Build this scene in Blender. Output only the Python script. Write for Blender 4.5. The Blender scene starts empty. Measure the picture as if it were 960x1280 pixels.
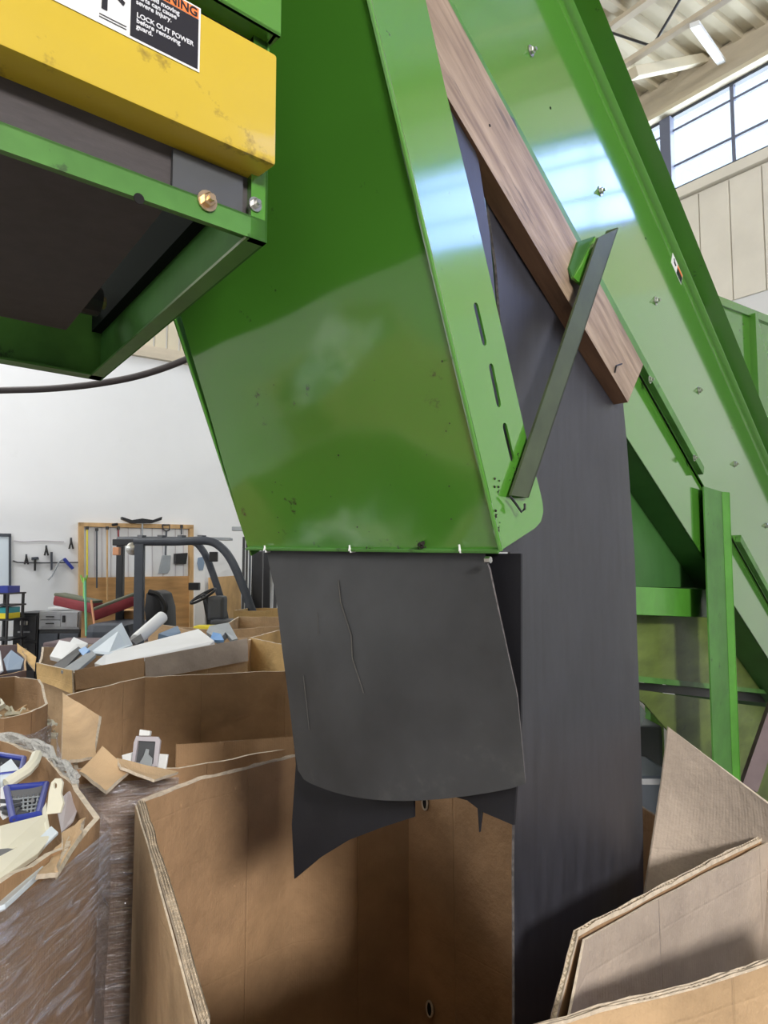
import bpy, bmesh, math, random
from mathutils import Vector, Matrix, noise
random.seed(7)
PI = math.pi
scene = bpy.context.scene
C = scene.collection

# ------------------------------------------------------------ camera, light, exposure
PITCH = math.atan(75/924)
CAM = Vector((0, 0, 1.7))
cd = bpy.data.cameras.new('camera'); cam = bpy.data.objects.new('camera', cd); C.objects.link(cam)
cam.location = CAM; cam.rotation_euler = (PI/2 + PITCH, 0, 0)
cd.sensor_fit = 'VERTICAL'; cd.sensor_height = 36; cd.lens = 36*924/1280; cd.clip_start = .02
scene.camera = cam
world = bpy.data.worlds.new('world'); scene.world = world; world.use_nodes = True
world.node_tree.nodes['Background'].inputs[0].default_value = (.72, .86, 1, 1)
world.node_tree.nodes['Background'].inputs[1].default_value = 1.6
scene.view_settings.view_transform = 'Standard'; scene.view_settings.look = 'None'
scene.view_settings.exposure = 0.0; scene.view_settings.gamma = 1
scene.view_settings.use_curve_mapping = False

# building frame: U runs away to the left, V runs away to the right
YAW = math.radians(36)
U = Vector((-math.sin(YAW), math.cos(YAW), 0)); V = Vector((math.cos(YAW), math.sin(YAW), 0)); Zv = Vector((0, 0, 1))
def B(u, v, z): return U*u + V*v + Zv*z
UB, VR, UF, VL, ZC = 12.26, 9.0, -9.0, -12.0, 8.45

def area(name, center, facing, sx, sy, power, col):
    ld = bpy.data.lights.new(name, 'AREA'); ld.shape = 'RECTANGLE'; ld.size = sx; ld.size_y = sy
    ld.energy = power; ld.color = col
    o = bpy.data.objects.new(name, ld); C.objects.link(o); o.location = center
    z = -Vector(facing).normalized(); x = U.copy() if abs(z.z) > .9 else Zv.cross(z).normalized(); y = z.cross(x)
    o.matrix_world = Matrix.Translation(center) @ Matrix((x, y, z)).transposed().to_4x4()
    return o
# daylight through the hall openings; the left and roof lamps are added fill
area('daylight_right_low', B(-2.6, VR+.35, 6.75), -V, 9.0, 1.35, 260, (.27, .37, 1))
area('daylight_right_high', B(7.6, VR+.35, 7.45), -V, 9.2, 1.25, 330, (.9, .96, 1))
area('fill_left', B(3, VL-.3, 6.6), V, 16, 2.2, 260, (1, .96, .9))  # added lamp behind an unseen opening, lifts the left-facing sides
area('daylight_front', B(UF-.3, -1.6, 5.6), U, 2.2, 1.3, 1450, (1, .95, .88))
area('fill_roof', B(9.7, -3.0, ZC+.3), -Zv, 2.2, 7.0, 640, (1, .98, .95))  # added lamp above an unseen roof opening, to brighten the back wall

# ------------------------------------------------------------ pixel helpers (a photo pixel plus a real distance gives a place)
FW = Vector((0, math.cos(PITCH), math.sin(PITCH))); UPV = Vector((0, -math.sin(PITCH), math.cos(PITCH)))
def ray(px, py):
    r = FW*924 + Vector((1, 0, 0))*(px-480) + UPV*(640-py); return r/r.y
def P(px, py, d): return CAM + ray(px, py)*d
def PZ(px, py, z): r = ray(px, py); return CAM + r*((z-1.7)/r.z)
def onp(px, py, p0, n): r = ray(px, py); return CAM + r*((p0-CAM).dot(n)/r.dot(n))
HD = math.radians(39.5)
hd = Vector((math.sin(HD), math.cos(HD), 0)); w = Vector((math.cos(HD), -math.sin(HD), 0))
def S(px, py, off): return onp(px, py, CAM + w*off, w)
def WB(px, py, off=0): return onp(px, py, U*(UB-off), U)        # on the back wall, standing off from it

# ------------------------------------------------------------ materials
MATS = {}
def mat(name, col, rough=.5, metal=0, coat=0, spec=.5, var=0, vscale=4, bump=0, bscale=20, dirt=0, dscale=8, dcol=(.02,.02,.02), dlim=.62, uv=False, stretch=(1,1,1), col2=None, emit=0, trans=0, alpha=1, bdist=.01):
    if name in MATS: return MATS[name]
    m = bpy.data.materials.new(name); m.use_nodes = True; nt = m.node_tree; N = nt.nodes; L = nt.links
    b = N['Principled BSDF']
    b.inputs['Base Color'].default_value = (*col, 1); b.inputs['Roughness'].default_value = rough
    b.inputs['Metallic'].default_value = metal; b.inputs['Coat Weight'].default_value = coat
    b.inputs['Coat Roughness'].default_value = .08
    b.inputs['Specular IOR Level'].default_value = spec
    b.inputs['Transmission Weight'].default_value = trans; b.inputs['Alpha'].default_value = alpha
    if emit: b.inputs['Emission Color'].default_value = (*col, 1); b.inputs['Emission Strength'].default_value = emit
    tc = N.new('ShaderNodeTexCoord'); mp = N.new('ShaderNodeMapping'); mp.inputs['Scale'].default_value = stretch
    L.new(tc.outputs['UV' if uv else 'Object'], mp.inputs[0]); src = mp.outputs[0]
    cur = None
    def ntex(sc, det=4, rgh=.6):
        n = N.new('ShaderNodeTexNoise'); n.inputs['Scale'].default_value = sc; n.inputs['Detail'].default_value = det; n.inputs['Roughness'].default_value = rgh
        L.new(src, n.inputs['Vector']); return n.outputs['Fac']
    if var or col2:
        r = N.new('ShaderNodeValToRGB'); L.new(ntex(vscale), r.inputs[0])
        c2 = col2 or tuple(max(0, c*(1-var)) for c in col)
        c1 = col if col2 else tuple(min(1, c*(1+var)) for c in col)
        r.color_ramp.elements[0].position = .32; r.color_ramp.elements[1].position = .68
        r.color_ramp.elements[0].color = (*c2, 1); r.color_ramp.elements[1].color = (*c1, 1); cur = r.outputs[0]
    if dirt:
        r = N.new('ShaderNodeValToRGB'); L.new(ntex(dscale, 6, .7), r.inputs[0])
        r.color_ramp.elements[0].position = dlim; r.color_ramp.elements[1].position = dlim+.06
        mu = N.new('ShaderNodeMath'); mu.operation = 'MULTIPLY'; mu.inputs[1].default_value = dirt; L.new(r.outputs[0], mu.inputs[0])
        mx = N.new('ShaderNodeMix'); mx.data_type = 'RGBA'; L.new(mu.outputs[0], mx.inputs['Factor'])
        if cur: L.new(cur, mx.inputs['A'])
        else: mx.inputs['A'].default_value = (*col, 1)
        mx.inputs['B'].default_value = (*dcol, 1); cur = mx.outputs['Result']
    if cur: L.new(cur, b.inputs['Base Color'])
    if bump:
        bp = N.new('ShaderNodeBump'); bp.inputs['Strength'].default_value = bump; bp.inputs['Distance'].default_value = bdist
        L.new(ntex(bscale, 5), bp.inputs['Height']); L.new(bp.outputs[0], b.inputs['Normal'])
    MATS[name] = m; return m

def cardboard(name, col, flute=1.0):
    m = mat(name, col, rough=.8, var=.22, vscale=3.5, bump=.6, bscale=9, bdist=.02, spec=.25, dirt=.25, dscale=2.0, dcol=tuple(c*.55 for c in col), dlim=.66)
    nt = m.node_tree; N = nt.nodes; L = nt.links; b = N['Principled BSDF']
    tc = N.new('ShaderNodeTexCoord'); wv = N.new('ShaderNodeTexWave'); wv.wave_type = 'BANDS'; wv.bands_direction = 'X'
    wv.inputs['Scale'].default_value = 40; wv.inputs['Distortion'].default_value = .6
    L.new(tc.outputs['UV'], wv.inputs['Vector'])
    old = b.inputs['Normal'].links[0].from_node
    bp = N.new('ShaderNodeBump'); bp.inputs['Strength'].default_value = .10*flute; bp.inputs['Distance'].default_value = .003
    L.new(wv.outputs['Fac'], bp.inputs['Height']); L.new(old.outputs[0], bp.inputs['Normal']); sx = N.new('ShaderNodeSeparateXYZ'); L.new(tc.outputs['UV'], sx.inputs[0]); last = bp
    for ax, per, eps in ((0, .41, .0035), (1, .52, .004)):
        md = N.new('ShaderNodeMath'); md.operation = 'PINGPONG'; md.inputs[1].default_value = per/2; L.new(sx.outputs[ax], md.inputs[0])
        cm = N.new('ShaderNodeMapRange'); cm.inputs['From Min'].default_value = 0; cm.inputs['From Max'].default_value = eps; L.new(md.outputs[0], cm.inputs['Value'])
        b3 = N.new('ShaderNodeBump'); b3.inputs['Strength'].default_value = .5 if ax == 0 else .15; b3.inputs['Distance'].default_value = .006
        L.new(cm.outputs[0], b3.inputs['Height']); L.new(last.outputs[0], b3.inputs['Normal']); last = b3
    L.new(last.outputs[0], b.inputs['Normal'])
    return m

def paint(name, col, rough=.28, **k):
    return mat(name, col, rough=rough, coat=1.0, dirt=.75, dscale=13, dlim=.645, bump=.05, bscale=1.6, bdist=.03, spec=1.0, **k)

M = dict(
 green=paint('green_enamel', (.072, .25, .028), .12),
 green_dusty=mat('dusty_green_enamel', (.075, .21, .045), .4, var=.25, vscale=7, spec=.4, dirt=.6, dscale=15, dlim=.62),
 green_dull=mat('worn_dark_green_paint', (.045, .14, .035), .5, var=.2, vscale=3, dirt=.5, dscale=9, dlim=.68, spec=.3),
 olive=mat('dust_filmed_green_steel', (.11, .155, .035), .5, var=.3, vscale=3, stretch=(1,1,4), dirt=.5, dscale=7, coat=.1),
 olive_steel=mat('dull_olive_painted_steel', (.045, .062, .03), .5, var=.25, vscale=9, dirt=.6, dscale=20, dlim=.66),
 yellow=mat('yellow_enamel', (.58, .42, .03), .42, coat=.4, var=.05, vscale=3, dirt=.7, dscale=7, dcol=(.16,.10,.02), dlim=.545, bump=.04, bscale=3),
 rubber=mat('dusty_black_rubber_sheet', (.032, .033, .036), .5, var=.30, vscale=5, bump=.25, bscale=380, bdist=.0008, spec=.6, dirt=.25, dscale=5, dcol=(.09,.09,.085), dlim=.6),
 rubber_blue=mat('smooth_blue_black_rubber_sheet', (.028, .029, .038), .42, var=.22, vscale=7, bump=.25, bscale=300, bdist=.0008, spec=.7, stretch=(6,6,1)),
 rubber_edge=mat('cut_rubber_edge', (.11, .10, .10), .8, var=.5, vscale=90),
 belt=mat('grey_conveyor_belt', (.055, .048, .052), .7, var=.12, vscale=30, stretch=(1,1,6), bump=.2, bscale=120, bdist=.001),
 wood=mat('planed_lumber', (.43, .33, .245), .5, uv=True, stretch=(1.4, 16, 1), var=0, vscale=2.4, col2=(.17, .115, .08), bump=.2, bscale=6, dirt=.75, dscale=1.3, dcol=(.09,.065,.05), dlim=.57),
 wood_end=mat('sawn_lumber_edge', (.24, .13, .075), .65, uv=True, stretch=(2, 20, 1), var=.25, vscale=2, bump=.15, bscale=8),
 plywood=mat('plywood', (.50, .28, .11), .65, var=.2, vscale=1.6, stretch=(1,1,7)),
 pine=mat('pine_board', (.56, .36, .17), .6, var=.18, vscale=2.5, stretch=(3,3,1)),
 steel=mat('bright_zinc_steel', (.62, .62, .60), .28, metal=1, var=.2, vscale=60),
 brass=mat('yellow_zinc_steel', (.70, .52, .33), .3, metal=1, var=.2, vscale=50),
 black=mat('black_plastic', (.012, .012, .014), .45),
 black_steel=mat('black_painted_steel', (.02, .021, .026), .4, var=.2, vscale=5),
 dark_steel=mat('grey_blue_painted_steel', (.055, .065, .085), .4, var=.15, vscale=5),
 grey_steel=mat('grey_office_steel', (.33, .34, .36), .35, metal=.5, var=.2, vscale=3),
 white_wall=mat('white_painted_wall', (.78, .80, .83), .8, var=.03, vscale=.6, dirt=.10, dscale=1.4, dcol=(.5,.5,.5), dlim=.62),
 cream=mat('cream_painted_steel', (.66, .60, .46), .6, var=.06, vscale=1.5),
 siding=mat('off_white_siding', (.80, .77, .70), .6, var=.05, vscale=1.5),
 beam=mat('dusty_cream_timber', (.60, .53, .42), .7, var=.12, vscale=1.2, stretch=(1,1,5)),
 concrete=mat('concrete_floor', (.26, .25, .24), .7, var=.2, vscale=1.1, dirt=.4, dscale=3, dcol=(.1,.1,.1)),
 white_plastic=mat('white_plastic', (.80, .82, .84), .35, var=.03, vscale=3),
 cream_plastic=mat('cream_plastic', (.72, .70, .58), .4, var=.06, vscale=5),
 blue_white=mat('pale_blue_white_plastic', (.66, .75, .84), .3),
 grey_plastic=mat('grey_plastic', (.30, .33, .36), .45, var=.1, vscale=6),
 dgrey_plastic=mat('dark_grey_plastic', (.07, .075, .085), .45),
 blue_plastic=mat('deep_blue_plastic', (.03, .05, .32), .35),
 lightblue=mat('light_blue_plastic', (.22, .42, .78), .4),
 bluegrey=mat('blue_grey_plastic', (.20, .28, .40), .45),
 lilac=mat('milky_lilac_plastic', (.50, .47, .52), .35),
 red=mat('dark_red_vinyl', (.24, .03, .04), .5, var=.15, vscale=6),
 olivegrey=mat('grey_green_fabric', (.13, .14, .10), .8),
 teal=mat('teal_plastic', (.02, .28, .32), .4), yellow_plastic=mat('yellow_plastic', (.75, .62, .03), .4),
 lime=mat('lime_green_plastic', (.30, .62, .12), .5), orange=mat('pale_orange_plastic', (.75, .36, .2), .5),
 mint=mat('mint_green_paint', (.18, .55, .34), .5),
 purple=mat('purple_grey_card', (.17, .13, .14), .8, var=.15, vscale=5),
 label_white=mat('white_vinyl_label', (.80, .82, .85), .35), label_black=mat('black_vinyl_label', (.014, .014, .022), .35),
 label_orange=mat('orange_vinyl_label', (.85, .22, .06), .4), label_ink=mat('white_label_ink', (.7, .72, .78), .45),
 pink=mat('pink_sticker', (.62, .22, .22), .5),
 hole=mat('dark_opening', (.004, .004, .004), .9),
 hose=mat('dark_rubber_hose', (.03, .024, .026), .5),
 copper=mat('tan_bark_dirt', (.02, .017, .014), .9, bump=.5, bscale=200),
 card=cardboard('brown_cardboard', (.36, .225, .125)),
 card_tan=cardboard('tan_cardboard', (.50, .35, .21)),
 card_grey=cardboard('weathered_grey_cardboard', (.40, .335, .285)),
 card_yellow=cardboard('yellow_cardboard', (.56, .38, .17)),
 card_edge=mat('torn_cardboard_edge', (.58, .50, .40), .9, var=.2, vscale=60),
)
def film_mat():
    m = bpy.data.materials.new('clear_stretch_film'); m.use_nodes = True; nt = m.node_tree; N = nt.nodes; L = nt.links
    N.remove(N['Principled BSDF']); out = N['Material Output']
    t = N.new('ShaderNodeBsdfTransparent'); t.inputs[0].default_value = (.97, .97, .98, 1); g = N.new('ShaderNodeBsdfGlossy'); g.inputs['Roughness'].default_value = .16
    g.inputs[0].default_value = (.92, .94, 1, 1)
    d = N.new('ShaderNodeBsdfDiffuse'); d.inputs[0].default_value = (.52, .55, .68, 1)  # bluish streaks of glare put into the film's diffuse colour
    tc = N.new('ShaderNodeTexCoord'); mp = N.new('ShaderNodeMapping'); mp.inputs['Rotation'].default_value = (.3, .5, .2); mp.inputs['Scale'].default_value = (3, 3, 20)
    n = N.new('ShaderNodeTexNoise'); n.inputs['Scale'].default_value = 2.6; n.inputs['Detail'].default_value = 7; n.inputs['Distortion'].default_value = 1.2
    L.new(tc.outputs['Object'], mp.inputs[0]); L.new(mp.outputs[0], n.inputs['Vector'])
    b = N.new('ShaderNodeBump'); b.inputs['Strength'].default_value = .9; b.inputs['Distance'].default_value = .03; L.new(n.outputs['Fac'], b.inputs['Height'])
    L.new(b.outputs[0], g.inputs['Normal'])
    r = N.new('ShaderNodeValToRGB'); r.color_ramp.elements[0].position = .52; r.color_ramp.elements[1].position = .72
    r.color_ramp.elements[0].color = (.10,)*3+(1,); r.color_ramp.elements[1].color = (.55,)*3+(1,); L.new(n.outputs['Fac'], r.inputs[0])
    m1 = N.new('ShaderNodeMixShader'); L.new(r.outputs[0], m1.inputs[0]); L.new(t.outputs[0], m1.inputs[1]); L.new(d.outputs[0], m1.inputs[2])
    m2 = N.new('ShaderNodeMixShader'); m2.inputs[0].default_value = .30; L.new(m1.outputs[0], m2.inputs[1]); L.new(g.outputs[0], m2.inputs[2])
    L.new(m2.outputs[0], out.inputs[0]); return m
M['film'] = film_mat()
def glass_mat():
    m = bpy.data.materials.new('window_glass'); m.use_nodes = True; nt = m.node_tree; N = nt.nodes; L = nt.links
    N.remove(N['Principled BSDF']); t = N.new('ShaderNodeBsdfTransparent'); t.inputs[0].default_value = (.96, .98, 1, 1)
    g = N.new('ShaderNodeBsdfGlossy'); g.inputs['Roughness'].default_value = .02; mx = N.new('ShaderNodeMixShader'); mx.inputs[0].default_value = .05
    L.new(t.outputs[0], mx.inputs[1]); L.new(g.outputs[0], mx.inputs[2]); L.new(mx.outputs[0], N['Material Output'].inputs[0]); return m
M['glass'] = glass_mat()

# ------------------------------------------------------------ mesh building
WL = {}
class MB:
    def __init__(s): s.v = []; s.f = []; s.mi = []; s.uv = []
    def add(s, vs, fs, mi=0, uvs=None):
        o = len(s.v); s.v += [Vector(v) for v in vs]
        for k, f in enumerate(fs):
            s.f.append([o+i for i in f]); s.mi.append(mi)
            s.uv.append([uvs[i] for i in f] if uvs else None)
        return s
    def box(s, c, size, ax=None, mi=0):
        ax = ax or (Vector((1,0,0)), Vector((0,1,0)), Zv); c = Vector(c); h = [x/2 for x in size]
        vs = [c + ax[0]*(i*h[0]) + ax[1]*(j*h[1]) + ax[2]*(k*h[2]) for i in (-1,1) for j in (-1,1) for k in (-1,1)]
        return s.add(vs, [(0,1,3,2),(4,6,7,5),(0,4,5,1),(2,3,7,6),(0,2,6,4),(1,5,7,3)], mi)
    def slab(s, pts, off, mi=0, mie=None):
        pts = [Vector(p) for p in pts]; n = len(pts); off = Vector(off)
        mie = mi if mie is None else mie
        s.add(pts, [list(range(n))], mi); s.add([p+off for p in pts], [list(range(n))[::-1]], mi)
        for i in range(n):
            a, b = pts[i], pts[(i+1) % n]; s.add([a, b, b+off, a+off], [(0,3,2,1)], mie)
        return s
    def beam(s, a, b, wd, th, up=Zv, mi=0):
        a = Vector(a); b = Vector(b); d = (b-a); L = d.length; d.normalize(); x = d.cross(Vector(up)).normalized(); y = x.cross(d)
        return s.box((a+b)/2, (L, wd, th), (d, x, y), mi)
    def tube(s, pts, r, seg=8, mi=0, rs=None, cap=True):
        pts = [Vector(p) for p in pts]; n = len(pts); vs = []
        up = None
        for i in range(n):
            t = (pts[min(i+1, n-1)] - pts[max(i-1, 0)]).normalized()
            if up is None:
                up = t.orthogonal().normalized()
            up = (up - t*up.dot(t)).normalized(); sd = t.cross(up); rr = rs[i] if rs else r
            for k in range(seg):
                a = 2*PI*k/seg; vs.append(pts[i] + up*math.cos(a)*rr + sd*math.sin(a)*rr)
        fs = [(i*seg+k, i*seg+(k+1) % seg, (i+1)*seg+(k+1) % seg, (i+1)*seg+k) for i in range(n-1) for k in range(seg)]
        if cap: fs += [list(range(seg))[::-1], [(n-1)*seg+k for k in range(seg)]]
        return s.add(vs, fs, mi)
    def lathe(s, prof, c, axis=Zv, seg=16, mi=0):
        c = Vector(c); axis = Vector(axis).normalized(); x = axis.orthogonal().normalized(); y = axis.cross(x); n = len(prof)
        vs = [c + axis*h + (x*math.cos(2*PI*k/seg) + y*math.sin(2*PI*k/seg))*r for r, h in prof for k in range(seg)]
        fs = [(i*seg+k, i*seg+(k+1) % seg, (i+1)*seg+(k+1) % seg, (i+1)*seg+k) for i in range(n-1) for k in range(seg)]
        fs += [list(range(seg))[::-1], [(n-1)*seg+k for k in range(seg)]]
        return s.add(vs, fs, mi)
    def planar_uv(s, o, ex, ey):
        for k, f in enumerate(s.f): s.uv[k] = [((s.v[i]-o).dot(ex), (s.v[i]-o).dot(ey)) for i in f]
        return s
    def build(s, name, mats, parent=None, bevel=0, smooth=False, label=None, weld=False):
        if not isinstance(mats, (list, tuple)): mats = [mats]
        if parent is not None: base = WL[parent.name]
        else:
            xs = [v.x for v in s.v]; ys = [v.y for v in s.v]; zs = [v.z for v in s.v]
            base = Vector(((min(xs)+max(xs))/2, (min(ys)+max(ys))/2, min(zs)))
        me = bpy.data.meshes.new(name); me.from_pydata([v-base for v in s.v], [], s.f)
        for m_ in mats: me.materials.append(M[m_] if isinstance(m_, str) else m_)
        me.polygons.foreach_set('material_index', s.mi)
        if any(s.uv):
            ul = me.uv_layers.new(name='UVMap')
            for p in me.polygons:
                if s.uv[p.index]:
                    for k, li in enumerate(p.loop_indices): ul.data[li].uv = s.uv[p.index][k]
        bm = bmesh.new(); bm.from_mesh(me)
        if weld or bevel: bmesh.ops.remove_doubles(bm, verts=bm.verts, dist=.00005)
        bmesh.ops.recalc_face_normals(bm, faces=bm.faces)
        if bevel:
            eds = [e for e in bm.edges if len(e.link_faces) == 2 and e.calc_face_angle(0) > .6]
            bmesh.ops.bevel(bm, geom=eds, offset=bevel, segments=2, profile=.6, affect='EDGES', clamp_overlap=True)
        bm.to_mesh(me); bm.free()
        if smooth:
            for p in me.polygons: p.use_smooth = True
            me.set_sharp_from_angle(angle=.7)
        me.update()
        o = bpy.data.objects.new(name, me); C.objects.link(o)
        if parent is not None: o.parent = parent
        else: o.location = base
        WL[o.name] = base.copy()
        if label: o['label'] = label
        return o
def tag(o, label, cat, group=None, kind=None):
    o['label'] = label; o['category'] = cat
    if group: o['group'] = group
    if kind: o['kind'] = kind
    return o
def thing(name, loc, label, cat, group=None):
    o = bpy.data.objects.new(name, None); C.objects.link(o); o.location = loc; o.empty_display_size = .1
    WL[o.name] = Vector(loc); return tag(o, label, cat, group)
def struct(name, mb, mats, **k):
    o = mb.build(name, mats, **k)
    if 'parent' not in k: o['kind'] = 'structure'
    return o
def curve_plate(outline, holes, origin, ex, ey, thick):
    """flat plate with real holes; outline and holes are 2D lists in the plane (ex, ey)"""
    cu = bpy.data.curves.new('plate', 'CURVE'); cu.dimensions = '2D'; cu.fill_mode = 'BOTH'; cu.extrude = thick/2
    for ring in [outline]+holes:
        sp = cu.splines.new('POLY'); sp.points.add(len(ring)-1); sp.use_cyclic_u = True
        for i, (a, b) in enumerate(ring): sp.points[i].co = (a, b, 0, 1)
    ob = bpy.data.objects.new('plate', cu); C.objects.link(ob); dg = bpy.context.evaluated_depsgraph_get(); dg.update()
    me = bpy.data.meshes.new_from_object(ob.evaluated_get(dg)); n = ex.cross(ey).normalized()
    mb = MB(); mb.add([origin + ex*v.co.x + ey*v.co.y + n*v.co.z for v in me.vertices], [list(p.vertices) for p in me.polygons])
    bpy.data.objects.remove(ob); bpy.data.meshes.remove(me); return mb
def text_mb(txt, size, origin, ex, ey, off, align='LEFT'):
    cu = bpy.data.curves.new('t', 'FONT'); cu.body = txt; cu.size = size; cu.align_x = align; cu.extrude = .0003; cu.space_line = .86; cu.offset = size*.018
    ob = bpy.data.objects.new('t', cu); C.objects.link(ob); dg = bpy.context.evaluated_depsgraph_get(); dg.update()
    me = bpy.data.meshes.new_from_object(ob.evaluated_get(dg)); n = ex.cross(ey).normalized()
    mb = MB(); mb.add([origin + ex*v.co.x + ey*v.co.y + n*(v.co.z+off) for v in me.vertices], [list(p.vertices) for p in me.polygons])
    bpy.data.objects.remove(ob); bpy.data.meshes.remove(me); return mb
def poly_plane(pts3, o, ex, ey): return [((p-o).dot(ex), (p-o).dot(ey)) for p in pts3]
def densify(pts, step):
    out = []
    for a, b in zip(pts, pts[1:]):
        n = max(1, int((b-a).length/step))
        out += [a.lerp(b, i/n) for i in range(n)]
    return out+[pts[-1]]

# ------------------------------------------------------------ the hall
def wall_box(u0, u1, v0, v1, z0, z1, mb=None):
    mb = mb or MB(); return mb.box(B((u0+u1)/2, (v0+v1)/2, (z0+z1)/2), (abs(u1-u0), abs(v1-v0), z1-z0), (U, V, Zv))
struct('floor', wall_box(UF-.3, UB+.3, VL-.3, VR+.3, -.2, 0), 'concrete')
struct('wall_back', wall_box(UB, UB+.2, VL-.2, VR+.2, 0, ZC+.1), 'white_wall')
m = MB()
for k in range(96):
    v0 = VL + k*.22
    if v0 > VR-.2: break
    wall_box(UB-.035, UB-.001, v0+.02, v0+.2, 5.5, ZC, m)
struct('trim_1', m, 'cream'); struct('trim_2', wall_box(UB-.10, UB-.001, VL, VR, 5.3, 5.5), 'beam')
# left wall with an opening added for the fill, front wall with its own
m = MB(); wall_box(UF, UB, VL-.2, VL, 0, 5.5, m); wall_box(UF, UB, VL-.2, VL, 7.7, ZC+.1, m); wall_box(UF, -5, VL-.2, VL, 5.5, 7.7, m); wall_box(11, UB, VL-.2, VL, 5.5, 7.7, m)
struct('wall_left', m, 'white_wall')
m = MB(); wall_box(UF-.2, UF, VL, -2.8, 0, ZC+.1, m); wall_box(UF-.2, UF, -.4, VR, 0, ZC+.1, m); wall_box(UF-.2, UF, -2.8, -.4, 6.4, ZC+.1, m); wall_box(UF-.2, UF, -2.8, -.4, 0, 4.8, m)
struct('wall_front', m, 'white_wall')
# right wall: below sills, between the window bands, above
SA, TA, SB, TB = 6.92, 8.02, 6.08, 7.42
m = MB()
wall_box(UF, UB, VR, VR+.2, 0, 5.15, m)
struct('wall_right', m, 'white_wall')
m = MB()
wall_box(2.6, UB, VR, VR+.2, 5.15, SA, m); wall_box(UF, 2.6, VR, VR+.2, 5.15, SB, m); wall_box(2.0, 2.6, VR, VR+.2, SB, ZC, m)
for k in range(30):
    u0 = 2.7 + k*.42
    if u0 > UB-.3: break
    wall_box(u0, u0+.40, VR-.03, VR-.001, 5.15, SA-.18, m)
struct('wall_siding', m, 'siding')
m = MB(); wall_box(UF, UB, VR-.12, VR+.2, TA+.06, ZC+.05, m); struct('trim_3', m, 'beam', bevel=.01)
struct('trim_4', wall_box(2.6, UB, VR-.10, VR-.001, SA-.16, SA-.02), 'dark_steel' if False else 'siding', bevel=.01)
struct('trim_5', wall_box(2.6, UB, VR-.16, VR-.001, TA, TA+.06), 'cream', bevel=.006)
def wall_u(px, py):
    p = onp(px, py, V*VR, V); return p.dot(U)
def window(name, u0, u1, z0, z1, verts, horiz, posts=()):
    root = MB().box(B((u0+u1)/2, VR+.02, z0+.02), (u1-u0, .08, .04), (U, V, Zv))
    for z in (z1-.02,): root.box(B((u0+u1)/2, VR+.02, z), (u1-u0, .08, .04), (U, V, Zv))
    for u in (u0+.02, u1-.02): root.box(B(u, VR+.02, (z0+z1)/2), (.04, .08, z1-z0), (U, V, Zv))
    r = struct(name, root, 'dark_steel')
    mm = MB()
    for u in verts: mm.box(B(u, VR+.02, (z0+z1)/2), (.05, .05, z1-z0-.06), (U, V, Zv))
    for z in horiz: mm.box(B((u0+u1)/2, VR+.02, z), (u1-u0-.06, .035, .034), (U, V, Zv))
    for u in posts: mm.box(B(u, VR-.03, (z0+z1)/2), (.16, .10, z1-z0-.06), (U, V, Zv))
    mm.build('mullion', mat('blue_grey_window_bar', (.14, .16, .24), .5), r)
    MB().box(B((u0+u1)/2, VR+.06, (z0+z1)/2), (u1-u0-.06, .006, z1-z0-.06), (U, V, Zv)).build('pane', 'glass', r)
ua, ub = wall_u(836, 190), wall_u(916, 150)
du = ua-ub
window('window_1', 2.6, UB-.1, SA, TA, [ua-k*du for k in range(1, 6) if ua-k*du > 2.8] + [ua+k*du for k in range(1, 6) if ua+k*du < UB-.3], [SA+.37, SA+.88], [ua])
window('window_2', -7.2, 2.0, SB, TB, [-7.2+k*1.5 for k in range(1, 6)], [SB+.45, SB+.95])
struct('wall_infill', wall_box(-7.2, 2.0, VR, VR+.2, TB, TA+.06), 'siding'); struct('wall_end', wall_box(UF, -7.2, VR, VR+.2, SB, TA+.06), 'siding')
# roof deck: fluted sheet with an opening added for the roof fill
def deck(u0, u1, v0, v1):
    mb = MB(); vs = []; k = 0; u = u0; prof = []
    while u < u1-.001:
        prof += [(u, 0), (u+.11, 0), (u+.15, .07), (u+.26, .07)]; u += .30
    prof = [(min(a, u1), b) for a, b in prof]+[(u1, 0)]
    for a, b in prof: vs += [B(a, v0, ZC+b), B(a, v1, ZC+b)]
    mb.add(vs, [(2*i, 2*i+1, 2*i+3, 2*i+2) for i in range(len(prof)-1)]); return mb
m = deck(UF, 8.4, VL, VR); m2 = deck(11.0, UB, VL, VR)
m.add(m2.v, m2.f)
for (v0, v1) in ((VL, -6.5), (.5, VR)):
    m2 = deck(8.4, 11.0, v0, v1); m.add(m2.v, m2.f)
m.box(B((UF+7.7)/2, (VL+VR)/2, ZC+.22), (7.7-UF, VR-VL, .04), (U, V, Zv))
struct('ceiling', m, 'cream')
# open-web roof joists along the building
def joist(v, zt, label, u0=-2, u1=UB-.1):
    t = thing('roof_joist', B((u0+u1)/2, v, zt-.6), label, 'roof joist', 'roof joists')
    MB().box(B((u0+u1)/2, v, zt-.03), (u1-u0, .10, .06), (U, V, Zv)).build('top_chord', 'beam', t)
    MB().box(B((u0+u1)/2, v, zt-.62), (u1-u0, .08, .06), (U, V, Zv)).build('bottom_chord', 'beam', t)
    n = int((u1-u0)/.6); mb = MB()
    for k in range(n):
        a = u0+(u1-u0)*k/n; b = u0+(u1-u0)*(k+1)/n
        mb.tube([B(a, v, zt-.62 if k % 2 else zt-.05), B(b, v, zt-.05 if k % 2 else zt-.62)], .016, 6)
    mb.build('web', 'black_steel', t)
joist(7.35, ZC, 'cream open-web steel joist nearest the high window'); joist(4.9, ZC, 'cream open-web steel joist further in from the high window')
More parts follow.
